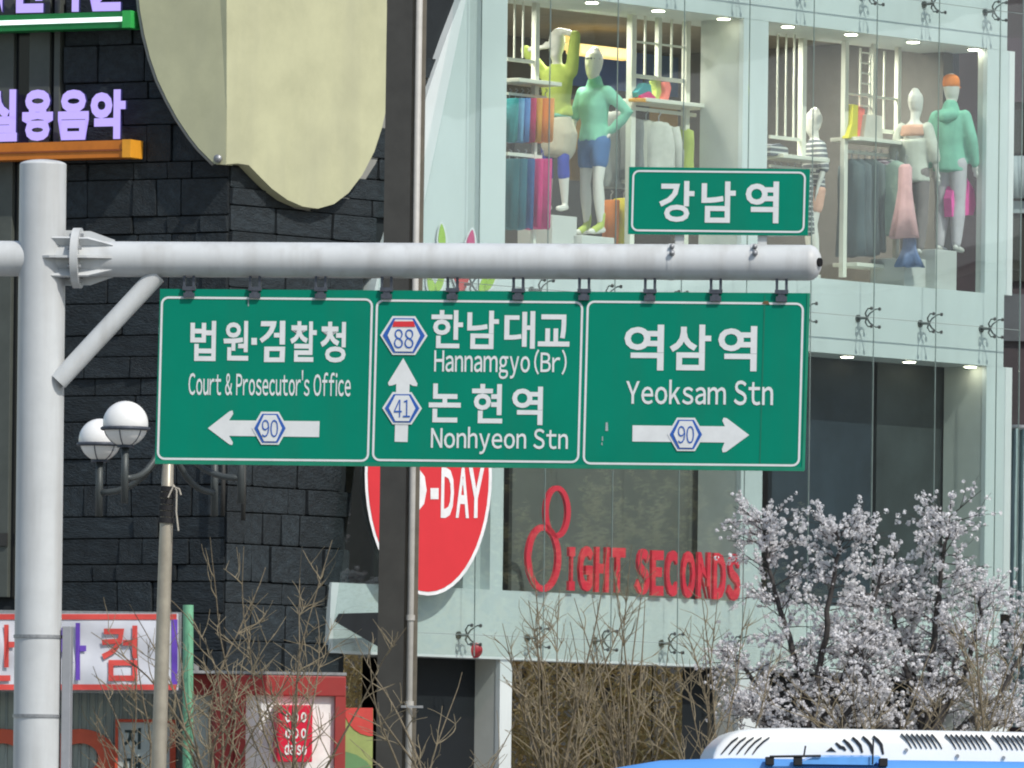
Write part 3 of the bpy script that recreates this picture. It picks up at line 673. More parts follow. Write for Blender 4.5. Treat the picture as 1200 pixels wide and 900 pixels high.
def decal():
    lm, gm, pm, wm = mat('lime_print', (.35, .55, .05), .6), mat('green_print', (.1, .3, .05), .6), mat('pink_print', (.6, .06, .2), .6), mat('white_print', (.75, .76, .78), .6)
    t = thing('leaf_decal', 'bright leaf and petal decal on the pale pier just behind the gantry arm', 'decal', ST.pp(535, 345, .18))
    def leaf(x, y, ln, wd, ang, m_, w, nm):
        p = []
        for k in range(14):
            a = 2 * math.pi * k / 14; u = math.cos(a) * ln; v = math.sin(a) * wd * (1 - .45 * math.cos(a)); c2, s2 = math.cos(ang), math.sin(ang)
            p.append(ST.pp(x + u * c2 - v * s2, y + u * s2 + v * c2, w))
        MB().sheet(p[::-1]).build(nm, m_, t)
    for x, y, ln, wd, an, m_ in ((518, 276, 14, 4, -1.6, lm), (552, 281, 12, 4.5, -1.45, pm), (506, 335, 15, 4.5, -1.9, lm), (516, 330, 13, 4, -1.2, lm), (567, 332, 14, 4, -1.3, lm), (575, 330, 12, 4, -1.0, lm), (541, 318, 26, 11, 1.55, mat('red_print', (.62, .06, .06), .6)), (512, 300, 12, 5, -1.3, pm), (572, 300, 14, 5, -1.8, pm)):
        leaf(x, y, ln + 3, wd + 2.2, an, wm, .176, 'decal_outline'); leaf(x, y, ln, wd, an, m_, .17, 'decal_leaf')
decal()
MB().sphere(ST.pp(556.5, 762, .2), (.07, .05, .07), 20, 12).build('red_ball', mat('red_ball', (.55, .02, .05), .4), None, True, label='small red ball fixed at the lower edge of the white band', cat='ball')

# ================================================================== inside the shop
FLU = z_B1
def solid(chains, voxel=.018, n=12, smooth=4):
    """Overlapping tapered limbs fused into one continuous skin."""
    m = MB()
    for ch in chains:
        m.tube([c[:3] for c in ch], [(c[3], c[4] if len(c) > 4 else c[3]) for c in ch], n)
        for c in (ch[0], ch[-1]):
            ry = c[4] if len(c) > 4 else c[3]
            m.sphere(c[:3], (c[3], ry, .02 if c[3] > .1 else (.03 if c[3] > .06 and len(c) > 4 and ry != c[3] else min(c[3], ry))), 12, 6)
    me = bpy.data.meshes.new('tmp'); me.from_pydata([tuple(v) for v in m.v], [], m.f); o = bpy.data.objects.new('tmp', me); col.objects.link(o)
    r = o.modifiers.new('r', 'REMESH'); r.mode = 'VOXEL'; r.voxel_size = voxel
    s = o.modifiers.new('s', 'SMOOTH'); s.iterations = smooth; s.factor = .5
    return o
PENDING = []
def later(o, xf, name, m_, parent): PENDING.append((o, xf, name, m_, parent))
def flush():
    dg = bpy.context.evaluated_depsgraph_get()
    for o, xf, name, m_, parent in PENDING:
        me = bpy.data.meshes.new_from_object(o.evaluated_get(dg)); me.transform(xf); me.materials.clear(); me.materials.append(m_)
        me.polygons.foreach_set('use_smooth', [True] * len(me.polygons)); me.name = name
        link(bpy.data.objects.new(name, me), parent)
    for o, *_ in PENDING: me = o.data; bpy.data.objects.remove(o); bpy.data.meshes.remove(me)
    PENDING.clear()
def off(ch, d): return [(*c[:3], c[3] + d, (c[4] if len(c) > 4 else c[3]) + d) for c in ch]
TORSO = [(0, 0, .84, .12, .09), (0, 0, .93, .15, .105), (0, 0, 1.07, .11, .082), (0, -.01, 1.24, .135, .1), (0, 0, 1.36, .14, .085), (0, 0, 1.415, .11, .07), (0, 0, 1.45, .06, .055)]
HEAD = [(0, 0, 1.40, .058, .058), (0, -.005, 1.49, .05, .052), (0, -.03, 1.545, .055, .07), (0, -.025, 1.60, .072, .09), (0, -.015, 1.68, .082, .102), (0, -.008, 1.735, .074, .09), (0, -.005, 1.765, .05, .06)]
NOSE = [(0, -.1, 1.655, .012), (0, -.122, 1.625, .014), (0, -.1, 1.61, .01)]
def arm_chain(sh, el, wr, ha): return [(*sh, .044), (*[(a + b) / 2 for a, b in zip(sh, el)], .04), (*el, .033), (*[(a * .6 + b * .4) for a, b in zip(el, wr)], .034), (*wr, .022)], [(*wr, .024, .018), (*[(a * .55 + b * .45) for a, b in zip(wr, ha)], .036, .02), (*ha, .02, .012)]
def fingers(wr, ha):
    w_, h_ = Vector(wr), Vector(ha); d = (h_ - w_).normalized(); sd_ = d.cross(Vector((.3, .9, .2))).normalized(); out = []
    for k, ln in enumerate((.05, .06, .058, .042)):
        p = h_ + sd_ * (k - 1.5) * .017; out.append([(*(p - d * .03), .0085), (*(p + d * ln * .5), .008), (*(p + d * ln + Vector((0, .012, 0))), .006)])
    q = w_ + d * .04 + sd_ * .03; out.append([(*(w_ + d * .03), .01), (*(q + sd_ * .01), .01), (*(q + d * .045 + sd_ * .012), .008)])
    return out
def leg_chain(hip, kn, an): 
    return [(*hip, .08), (*[(a + b) / 2 for a, b in zip(hip, kn)], .068), (*kn, .052), (*[(a * .65 + b * .35) for a, b in zip(kn, an)], .056), (*an, .032)], [(an[0], an[1] + .03, an[2] - .04, .03), (an[0], an[1] - .08, an[2] - .055, .033), (an[0], an[1] - .16, an[2] - .062, .026)]
def mannequin(label, px, y_foot, y_head, w, yaw, arms, tops, bottoms, extras=(), legs=None, bow=None):
    s, zf = ST.sz(px, y_foot, w); zh = ST.z(px, y_head, w); k = (zh - zf) / 1.79; loc = ST.P(s, w, zf)
    t = thing('mannequin', label, 'mannequin', loc, 'mannequins in the shop windows')
    xf = Matrix.Translation(loc) @ Matrix.Rotation(math.radians(yaw), 4, 'Z') @ Matrix.Scale(k, 4)
    legs = legs or [((-.085, 0, .9), (-.09, -.02, .5), (-.085, .01, .09)), ((.085, 0, .9), (.1, -.05, .5), (.1, .0, .09))]
    body = [TORSO, HEAD, NOSE]; AC, LC = [], []
    for a in arms:
        u, h = arm_chain(*a); body += [u, h] + fingers(a[2], a[3]); AC.append(u)
    for l in legs:
        u, f = leg_chain(*l); body += [u, f]; LC.append(u)
    later(solid(body, .0135, 14, 3), xf, 'body', MANN, t)
    for nm, m_, chains in tops(AC, LC): later(solid(chains, .02, 14, 4), xf, nm, m_, t)
    for nm, m_, chains in bottoms(AC, LC): later(solid(chains, .02, 14, 4), xf, nm, m_, t)
    return t, xf
def cloth(n, c): return mat('cloth_' + n, c, .9, 0, .12, 8, bump=.25, bscale=14)
LIME, MINT, BEIGE = cloth('lime', (.38, .46, .10)), cloth('mint', (.18, .46, .34)), cloth('beige', (.40, .37, .29))
BLUE, DENIM, ORANGE, PINK = cloth('royal_blue', (.04, .06, .33)), cloth('denim', (.05, .13, .30)), cloth('orange', (.72, .21, .04)), cloth('pink', (.75, .08, .36))
PEACH, OFFW, GREYT, STRIPE = cloth('peach', (.62, .36, .27)), cloth('off_white', (.50, .52, .46)), cloth('grey_brown', (.19, .165, .16)), striped('stripe_cloth', (.12, .13, .15), (.55, .56, .54), 130)
CORAL, TEAL, SKY, CRIM = cloth('coral', (.75, .18, .14)), cloth('teal', (.03, .25, .27)), cloth('sky', (.16, .36, .58)), cloth('crimson', (.45, .03, .10))
AMBER, MAG, NAVY, SLG = cloth('amber', (.68, .32, .04)), cloth('magenta', (.55, .03, .17)), cloth('navy', (.03, .09, .24)), cloth('slate_grey', (.07, .10, .11))
LGREY, SAGE, ROSE = cloth('light_grey', (.24, .25, .24)), cloth('sage', (.30, .40, .34)), cloth('rose', (.62, .36, .36))
def shirt_of(T, lo=.86, d=.03):
    return [(0, 0, lo, .145 + d, .108 + d * .6), (0, 0, lo + .1, .13 + d, .1 + d * .6)] + off(TORSO[2:5], d) + [(0, 0, 1.42, .115, .08), (0, 0, 1.45, .075, .068)]
def build_mannequins():
    up = [((-.155, 0, 1.385), (-.30, -.10, 1.60), (-.10, -.14, 1.62), (-.03, -.12, 1.64)), ((.155, 0, 1.385), (.20, -.02, 1.74), (.03, -.03, 1.80), (-.03, -.03, 1.76))]
    mannequin('white mannequin with raised arms in lime top, beige skirt and blue leggings', 651, 249, 36, 1.15, -25, up,
        lambda A, L: [('lime_top', LIME, [shirt_of(0, .95)] + [off(a[:3], .022) for a in A]), ('green_hem', MINT, [[(0, 0, .935, .16, .125), (0, 0, .985, .16, .125)]])],
        lambda A, L: [('beige_skirt', BEIGE, [[(0, 0, .56, .15, .13), (.02, 0, .62, .18, .15), (.03, 0, .76, .195, .15), (0, 0, .93, .15, .12)]]), ('blue_leggings', BLUE, [off(l[1:4], .008) for l in L])])
    hip = [((-.155, 0, 1.375), (-.22, -.04, 1.14), (-.19, -.14, .92), (-.18, -.18, .84)), ((.155, 0, 1.375), (.33, .12, 1.17), (.19, .03, 1.0), (.14, .0, .95))]
    t, xf = mannequin('white mannequin in mint sweatshirt and blue shorts with a hand on its hip', 695, 276, 57, 1.0, -42, hip,
        lambda A, L: [('mint_sweatshirt', MINT, [shirt_of(0, .9, .03)] + [off(a[:3] if i == 0 else a, .02) for i, a in enumerate(A)] + [[(0, 0, 1.42, .09, .08), (0, 0, 1.48, .075, .075)]])],
        lambda A, L: [('blue_shorts', DENIM, [off(TORSO[:2], .022)] + [off(l[:2], .02) for l in L]), ('lime_socks', LIME, [[(l[-1][0], l[-1][1], .2, .045), (*l[-1][:3], .04), (l[-1][0], l[-1][1] - .1, .04, .042)] for l in L]), ('head_band', mat('dark_band', (.12, .13, .15), .4), [[(0, -.02, 1.668, .081, .1), (0, -.02, 1.70, .08, .1)]])])
    down = [((-.155, 0, 1.375), (-.24, 0, 1.13), (-.24, -.08, .9), (-.24, -.1, .81)), ((.155, 0, 1.375), (.24, .02, 1.13), (.24, -.06, .9), (.24, -.08, .81))]
    mannequin('slim mannequin in grey striped top and peach shorts half hidden by the station sign', 953, 318, 128, 1.0, -70, down,
        lambda A, L: [('striped_top', STRIPE, [shirt_of(0, .84, .03)] + [off(a[:3], .028) for a in A])],
        lambda A, L: [('peach_shorts', PEACH, [off(TORSO[:2], .02)] + [off(l[:2], .022) for l in L]), ('orange_shoes', ORANGE, [[(l[-1][0], l[-1][1] + .02, .06, .045), (l[-1][0], l[-1][1] - .13, .035, .04)] for l in L])])
    mannequin('mannequin turned away in an off shoulder white top with dark trousers', 1070, 300, 105, .6, 150, down,
        lambda A, L: [('white_top', OFFW, [shirt_of(0, .8, .045)[:4]] + [off(a[:4], .025) for a in A]), ('peach_collar', PEACH, [[(0, 0, 1.3, .175, .12), (0, 0, 1.40, .16, .1)]])],
        lambda A, L: [('dark_trousers', GREYT, [off(TORSO[:2], .015)] + [off(l, .02) for l in L])])
    t, xf = mannequin('mannequin in orange cap and mint hooded jacket beside the pink bag', 1112, 296, 88, .5, 155, down,
        lambda A, L: [('mint_jacket', cloth('pale_mint', (.20, .48, .36)), [shirt_of(0, .82, .04)] + [off(a, .025) for a in A]), ('hood', MINT, [[(-.07, .1, 1.38, .06), (0, .13, 1.36, .07), (.07, .1, 1.38, .06)], [(0, 0, 1.4, .11, .1), (0, 0, 1.47, .085, .085)]]), ('orange_cap', ORANGE, [[(0, -.01, 1.68, .088, .108), (0, -.005, 1.745, .088, .105), (0, 0, 1.775, .075, .09)], [(0, -.1, 1.69, .06, .02), (0, -.18, 1.68, .05, .015)]])],
        lambda A, L: [('grey_trousers', cloth('pale_trouser', (.50, .47, .50)), [off(TORSO[:2], .015)] + [off(l, .02) for l in L])])
    flush()
build_mannequins()

def rack(label, w, posts, bars, shelves):
    c = posts[0]; base = ST.pp(c[0], c[2], w)
    t = thing('display_rack', label, 'display rack', base, 'white display racks in the shop windows')
    for px, y0, y1, th in posts:
        s = ST.s(px, (y0 + y1) / 2, w); h = th * .0061
        z0, z1 = ST.z(px, y1, w), min(ST.z(px, y0, w), z_A + .12)
        MB().box(ST, s - h, s + h, w - h, w + h, z0, z1).build('post' if th > 1.5 else 'cord', FRAME_W, t, bevel=.003 if th > 1.5 else 0)
    for x0, x1, y, th in bars:
        a, b = ST.s(x0, y, w), ST.s(x1, y, w); z = ST.z((x0 + x1) / 2, y, w); h = th * .004
        MB().box(ST, a, b, w - .012, w + .012, z - h, z + h).build('bar', FRAME_W, t)
    for x0, x1, y, dp in shelves:
        a, b = ST.s(x0, y, w), ST.s(x1, y, w); z = ST.z((x0 + x1) / 2, y, w)
        MB().box(ST, a, b, w - dp * .5, w + dp * .5, z - .018, z + .018).build('shelf', FRAME_W, t, bevel=.004)
WR = .85
rack('white rack with two clothes rails at the left end of the upper window', WR, [(627.5, -10, 112, 4.5), (626, 112, 288, 3), (603, -10, 68, 1.2), (613, -10, 68, 1.2)], [(594, 627, 71, 4), (594, 640, 112, 3), (594, 634, 182, 4)], [(594, 644, 97, .3)])
rack('tall white grid rack with a shelf left of the grey column', WR, [(739, 5, 300, 5.5), (803, 15, 290, 5), (771.5, 12, 92, 4), (756, 10, 88, 1.6), (787, 14, 92, 1.6)], [(741, 803, 92, 4.5), (741, 803, 52, 2.2), (741, 815, 131, 4)], [(741, 822, 122, .36)])
rack('white corded rack with a low shelf right of the grey column', WR, [(940, 45, 190, 5), (911, 40, 162, 1.2), (921, 40, 162, 1.2), (930.5, 40, 162, 1.4)], [(902, 938, 162, 4), (902, 955, 197, 3)], [(902, 956, 186, .34)])
rack('white ladder rack with a shelf in the right upper window', WR, [(989, 48, 325, 4.5), (1051, 55, 320, 4), (1023, 50, 152, 3), (1008, 56, 150, 1.6), (1019.5, 56, 150, 1.6), (1036, 60, 152, 1.6)], [(989, 1051, 152, 4.5), (989, 1051, 113, 2.2), (990, 1062, 181, 4)] + [(1008, 1019.5, y, 1.6) for y in (62, 74, 86, 98, 110, 124, 138)], [(990, 1066, 167, .36), (990, 1056, 313, .3)])

def garment(label, px, y0, y1, w, m_, kind, half=.17, th=.045, sleeves=False, turn=0):
    r2 = random.Random(int(px * 7 + y0)); s, z1 = ST.sz(px, y0, w); z0 = ST.z(px, y1, w); H = z1 - z0
    a_ = math.radians(turn); ds, dw = math.sin(a_), math.cos(a_)         # across direction of the cloth in the s, w plane
    loc = ST.P(s, w, z1); t = thing('hanging_' + kind, label, kind.replace('_', ' '), loc, 'clothes hanging in the shop windows')
    n = 20; rows = [(0, .035, .5), (.03, .3 * half + .03, .8), (.07, half * .92, 1), (.25, half * .98, 1.05), (.5, half * .93, 1.15), (.8, half * 1.02, 1.35), (1, half * 1.08, 1.4), (1, half * .9, 1.0)]
    if kind == 'trousers': rows = [(0, half, .8), (.02, half, 1), (.4, half * .95, 1.1), (1, half * .85, 1.0), (1, half * .7, .8)]
    if kind in ('dress', 'skirt'): rows = [(0, half * .35, .5), (.05, half * .6, .8), (.35, half * .62, .9), (.6, half * .85, 1.2), (1, half * 1.35, 1.7), (1, half * 1.1, 1.3)]
    ph = r2.uniform(0, 6); vs, fs = [], []
    for u, hw, tt in rows:
        for k in range(n):
            a = 2 * math.pi * k / n; rip = 1 + u * (.45 * math.sin(a * 5 + ph) + .25 * math.sin(a * 8 + 2.3 * ph))
            x, y = math.cos(a) * hw, math.sin(a) * th * tt * rip
            vs.append(ST.P(s + x * ds + y * dw, w + x * dw - y * ds, z1 - .02 - u * (H - .02) + .012 * math.sin(a * 3 + ph) * u))
    for i in range(len(rows) - 1):
        for k in range(n): fs.append((i * n + k, (i + 1) * n + k, (i + 1) * n + (k + 1) % n, i * n + (k + 1) % n))
    fs.append(tuple(range(n)))
    fs.append(tuple(range(len(rows) * n - 1, (len(rows) - 1) * n - 1, -1)))
    MB().add(vs, fs).build('cloth', m_, t, True)
    if sleeves:
        for sg in (-1, 1):
            q = lambda x, y, z: ST.P(s + x * ds + y * dw, w + x * dw - y * ds, z)
            MB().tube([q(sg * half * .85, 0, z1 - .07), q(sg * half * 1.12, -.02, z1 - .3), q(sg * half * 1.14, -.035, z1 - H * .8)], [.05, .052, .04], 10).build('sleeve', m_, t, True)
        MB().tube([q(-.07, -.03, z1 - .03), q(-.05, -.06, z1 - .12), q(0, -.07, z1 - .17), q(.05, -.06, z1 - .12), q(.07, -.03, z1 - .03)], [.03, .045, .05, .045, .03], 10).build('hood', m_, t, True)
    p = ST.P(s, w, z1 - .02); MB().tube([p, p + Vector((0, 0, .05)), p + Vector((.02, 0, .075)), p + Vector((.0, 0, .09))], .006, 6).build('hanger_hook', GALV, t)
ORD = ('first', 'second', 'third', 'fourth', 'fifth', 'sixth', 'seventh', 'eighth')
for i, (x, m_, cn) in enumerate(((597, TEAL, 'dark teal'), (604, SKY, 'sky blue'), (611, cloth('mid_blue', (.10, .22, .50)), 'mid blue'), (618, CRIM, 'crimson'), (625, AMBER, 'amber'), (632, ORANGE, 'bright orange'), (639, cloth('soft_orange', (.72, .30, .10)), 'soft orange'))):
    garment('%s folded trousers on the upper rail of the leftmost rack' % cn, x, 113, 166, WR, m_, 'trousers', .11, .035)
for i, (x, m_, cn) in enumerate(((597, cloth('deep_teal', (.02, .10, .12)), 'deep teal'), (606, cloth('petrol', (.03, .13, .18)), 'petrol blue'), (615, NAVY, 'navy blue'), (625, MAG, 'magenta'), (635, cloth('hot_pink', (.58, .05, .22)), 'hot pink'))):
    garment('%s trousers on the lower rail of the leftmost rack' % cn, x, 184, 268, WR, m_, 'trousers', .12, .045)
garment('grey jacket hanging behind the post left of the white hoodies', 722, 128, 220, WR + .25, LGREY, 'jacket', .15, .06, True, 125)
garment('dull grey shirt hanging against the tall post of the grid rack', 736, 134, 210, WR + .12, cloth('dull_grey', (.17, .18, .18)), 'shirt', .2, .05)
garment('off white hoodie partly covered by the front hoodie on the grid rack', 757, 138, 235, WR, cloth('cream', (.42, .42, .36)), 'hoodie', .16, .06, True, 128)
garment('white hoodie facing the street on the grid rack', 772, 140, 240, WR - .1, cloth('warm_white', (.52, .52, .47)), 'hoodie', .17, .06, True, 140)
garment('lime green shirt at the right end of the grid rack', 799, 146, 230, WR + .05, LIME, 'shirt', .15, .05)
for i, (x, m_, cn) in enumerate(((907, cloth('g1', (.17, .20, .25)), 'blue grey'), (914, cloth('g2', (.25, .27, .30)), 'light blue grey'), (922, cloth('g3', (.20, .22, .25)), 'smoky grey'), (930, cloth('g4', (.36, .38, .37)), 'pale grey'), (938, STRIPE, 'striped grey'))):
    garment('%s top above the station sign on the corded rack' % cn, x, 199, 275, WR, m_, 'shirt', .16, .045)
for i, (x, m_, cn, yb) in enumerate(((998, SLG, 'slate dark', 300), (1006, cloth('sl2', (.09, .12, .13)), 'dark green grey', 298), (1014, cloth('sl3', (.06, .085, .09)), 'near black', 300), (1022, cloth('sl4', (.12, .15, .15)), 'medium slate', 295), (1031, striped('mauve_stripe', (.20, .14, .18), (.58, .50, .54), 210), 'mauve patterned', 268), (1041, STRIPE, 'striped white', 268))):
    garment('%s garment hanging on the ladder rack' % cn, x, 184, yb, WR, m_, 'garment', .17, .05)
garment('pale sage garment beside the striped one on the ladder rack', 1050, 186, 276, WR - .25, SAGE, 'garment', .15, .05)
garment('rose pink dress in front of the mannequin turned away', 1061, 190, 278, WR - .45, cloth('rose_pink', (.62, .36, .37)), 'dress', .13, .05)
garment('denim blue skirt below the pink garment beside the white plinths', 1066, 276, 312, WR - .45, cloth('pale_denim', (.14, .20, .36)), 'skirt', .12, .06)
garment('orange trousers hanging low behind the left end of the station sign', 716, 232, 288, WR + .5, cloth('burnt_orange', (.5, .16, .03)), 'trousers', .1, .05)
garment('yellow trousers hanging low behind the left end of the station sign', 731, 230, 292, WR + .45, cloth('yellow', (.55, .50, .05)), 'trousers', .12, .05)

def plinth(label, x0, x1, yt, yb, w):
    a, b = ST.s(x0, yb, w), ST.s(x1, yb, w); zt = ST.z((x0 + x1) / 2, yt, w); zb = FLU
    MB().box(ST, a, b, w - .0, w + .42, FLU - .0 + .001, zt).build('plinth', mat('white_plinth', (.50, .51, .49), .6, 0, .04), None, bevel=.006, label=label, cat='plinth', group='white plinths in the shop windows')
plinth('white plinth under the mannequin with raised arms', 647, 676, 253, 283, .95)
plinth('low white plinth under the mannequin in blue shorts', 682, 720, 277, 290, .85)
plinth('white plinth under the mannequin turned away, left of the taller one', 1060, 1086, 303, 330, .45)
plinth('tallest white plinth under the mannequin in orange cap', 1096, 1121, 293, 335, .33)
plinth('low white plinth under the striped mannequin beside the arm end', 940, 962, 321, 326, .85)

def bag(label, name, cat, pts, w, m_, th=.08, handle=False):
    f = [ST.pp(x, y, w) for x, y in pts]; bk = [ST.P(ST.s(x, y, w), w + th, ST.z(x, y, w)) for x, y in pts]
    o = MB().prism(f, bk).build(name, m_, None, label=label, cat=cat, bevel=.006)
    if handle:
        a, b = Vector(f[0]).lerp(f[1], .3) + (bk[0] - f[0]) * .5, Vector(f[0]).lerp(f[1], .7) + (bk[0] - f[0]) * .5
        MB().tube([a, a + Vector((.02, 0, .07)), b + Vector((-.02, 0, .07)), b], .008, 6).build('handle', m_, o)
bag('lime slipper standing upright on the grid rack shelf', 'slipper', 'slipper', [(768, 94), (775, 95), (778, 102), (776, 120), (768, 120), (770, 106)], WR - .05, LIME)
bag('coral slipper standing upright on the grid rack shelf', 'slipper', 'slipper', [(779, 96), (785, 96), (787, 103), (783, 120.5), (776, 120), (780, 108)], WR - .1, CORAL)
bag('teal knit hat on the grid rack shelf', 'knit_hat', 'hat', [(747, 108), (756, 97), (763, 99), (765, 114), (748, 114)], WR - .1, TEAL)
bag('pink folded cloth beside the knit hat on the grid rack shelf', 'folded_cloth', 'cloth', [(751, 112), (762, 107), (769, 114), (768, 117.5), (752, 116)], WR - .13, MAG)
bag('orange folded cloth lying lowest on the grid rack shelf', 'folded_cloth', 'cloth', [(744, 115), (766, 115), (769, 120), (744, 119)], WR - .16, AMBER)
bag('yellow and lime bag at the left of the ladder rack shelf', 'paper_bag', 'bag', [(1000, 122), (1006, 123), (1005, 163), (994, 162), (999, 145)], WR - .08, cloth('yellow', (.55, .50, .05)))
bag('coral striped bag between the yellow bag and white tote', 'paper_bag', 'bag', [(1006.5, 124), (1014, 128), (1011, 164), (1005, 163)], WR - .05, CORAL)
bag('white tote bag with pink base on the ladder rack shelf', 'tote_bag', 'bag', [(1016, 134), (1034, 136), (1035, 166), (1012, 164)], WR - .1, cloth('tote', (.52, .50, .44)), .1, True)
bag('bright pink bag hanging beside the mannequin in orange cap', 'pink_bag', 'bag', [(1122, 207), (1132, 206), (1142, 222), (1144, 240), (1141, 252), (1116, 254), (1115, 232)], .42, PINK, .1, True)
bag('folded grey striped shirts on the corded rack shelf', 'folded_shirts', 'clothes', [(903, 170), (914, 168), (924, 174), (924, 183), (903, 182)], WR - .1, STRIPE, .15)

# ================================================================== street furniture
def post():
    D = 78; P_ = Fr(470, D, 0)
    def xs(y): return 453.5 - .0146 * y
    yb, yt = 1344, -260
    t = thing('dark_post', 'dark square steel post with pale conduit standing before the shop front', 'post', P_.pp(xs(yb) + 15, yb))
    def pr(a, b, w0, w1, nm, m_):
        f = [P_.pp(xs(yb) + a, yb, w0), P_.pp(xs(yb) + b, yb, w0), P_.pp(xs(yt) + b, yt, w0), P_.pp(xs(yt) + a, yt, w0)]
        for p in f[:2]: p.z = GZ
        MB().prism(f, [p + Vector((0, w1 - w0, 0)) for p in f]).build(nm, m_, t)
    pr(0, 30.5, -.02, .2, 'shaft', POST_DARK); pr(30.7, 46.5, .04, .18, 'side_plate', POST_BROWN)
    a, b = P_.pp(xs(yb) + 38, yb, .015), P_.pp(xs(yt) + 38, yt, .015); a.z = GZ
    MB().tube([a, b], 3.9 * D / F, 14).build('conduit', POST_PALE, t, True)
    for y in (727, 828, 1040):
        c = P_.pp(xs(y) + 38, y, .015); MB().tube([c, c + Vector((0, 0, .045))], 5.4 * D / F, 14).build('coupling', POST_PALE, t, True, auto=True)
    y = 828; c = P_.pp(xs(y) + 25, y, -.03); MB().box(P_, P_.s(470, 828), P_.s(496, 828), -.05, -.03, c.z - .01, c.z + .01).build('strap', GALV, t)
post()

def lamp():
    D = 77; L_ = Fr(195, D, 0); opal = mat('opal_globe', (.80, .80, .78), .25, 0, .02, 3)
    pole_m = mat('bronze_grey_pole', (.36, .33, .27), .4, .3, .15, 8)
    t = thing('street_lamp', 'grey street lamp with white globe lights left of the direction sign', 'street lamp', L_.pp(172, 1345))
    foot = L_.pp(176, 1345); foot.z = GZ; top = L_.pp(199, 470)
    f2 = L_.pp(186.5, 880)
    MB().tube([foot, f2, L_.pp(194, 640), top], [.075, .062, .055, .042], 18).build('pole', pole_m, t, True)
    a, b = L_.pp(197, 570), L_.pp(194.5, 614); d = (b - a)
    m = MB()
    for k in range(6): m.tube([a + d * (k / 6), a + d * ((k + .85) / 6)], .064 if k % 2 == 0 else .069, 16)
    m.build('black_wrap', mat('black_tape', (.015, .015, .017), .7), t, True, auto=True)
    rope = mat('pale_rope', (.45, .42, .36), .9)
    MB().tube([L_.pp(*p) for p in ((203, 568, -.08), (207, 575, -.09), (206.5, 600, -.09), (209, 622, -.09))], .007, 6).build('rope', rope, t)
    MB().tube([L_.pp(*p) for p in ((197, 583, -.09), (203, 570, -.09), (210, 573, -.09), (212, 580, -.09))], .007, 6).build('rope', rope, t)
    for gx, gy, r, w_, stem in ((147, 496.5, 26.6, -.45, 590), (117, 515.5, 25, .2, 605), (252, 500, 26, .3, 605), (283, 487, 26, -.3, 590)):
        c = L_.pp(gx, gy, w_); R_ = r * D / F; sb = L_.pp(gx - 1, stem, w_)
        arm_y = 560 if stem == 590 else 577
        g = MB().sphere(c, R_, 32, 20).build('globe', opal, t, True)
        MB().tube([c + Vector((R_ * 1.02 * math.cos(a), R_ * 1.02 * math.sin(a), -R_ * .22)) for a in [2 * math.pi * k / 32 for k in range(33)]], .016, 6, cap=False).build('band', CLAMP, g, True)
        for k in range(6):
            a = math.pi * k / 3 + .3
            MB().tube([c + Vector((math.cos(a) * math.cos(e), math.sin(a) * math.cos(e), math.sin(e))) * R_ * 1.01 for e in [math.radians(v) for v in (-13, -30, -50, -68, -85)]], .005, 5).build('wire', CLAMP, g)
        MB().tube([c + Vector((0, 0, -R_ * 1.04)), c + Vector((0, 0, -R_ * .93))], .07, 18).build('globe_holder', CLAMP, t, True, auto=True)
        MB().tube([c + Vector((0, 0, -R_)), sb], .03, 12).build('stem', mat('dark_lamp_metal', (.07, .08, .08), .5, .3), t, True)
        q0 = L_.pp(gx, arm_y, w_); q3 = L_.pp(198, arm_y - 62, 0); dx = q3 - q0
        pts = [q0 + dx * u + Vector((0, 0, -dx.z * u * (1 - (u ** 1.6)))) for u in [k / 8 for k in range(9)]]
        MB().tube(pts, .026, 10).build('arm', mat('dark_lamp_metal', (.07, .08, .08), .5, .3), t, True)
lamp()
def green_pipe():
    f = Fr(220, 78.6, 0); a = f.pp(219, 1340); a.z = GZ
    m = MB(); m.tube([a, f.pp(220.5, 709)], 6.2 * 78.6 / F, 16); m.build('green_pipe', mat('mint_green_paint', (.16, .42, .26), .5, 0, .15, 6, streak=((.2, .3, .2), (20, 20, 3), .4)), None, True, auto=True, label='mint green steel pipe standing right of the cloth banner', cat='pipe')
green_pipe()

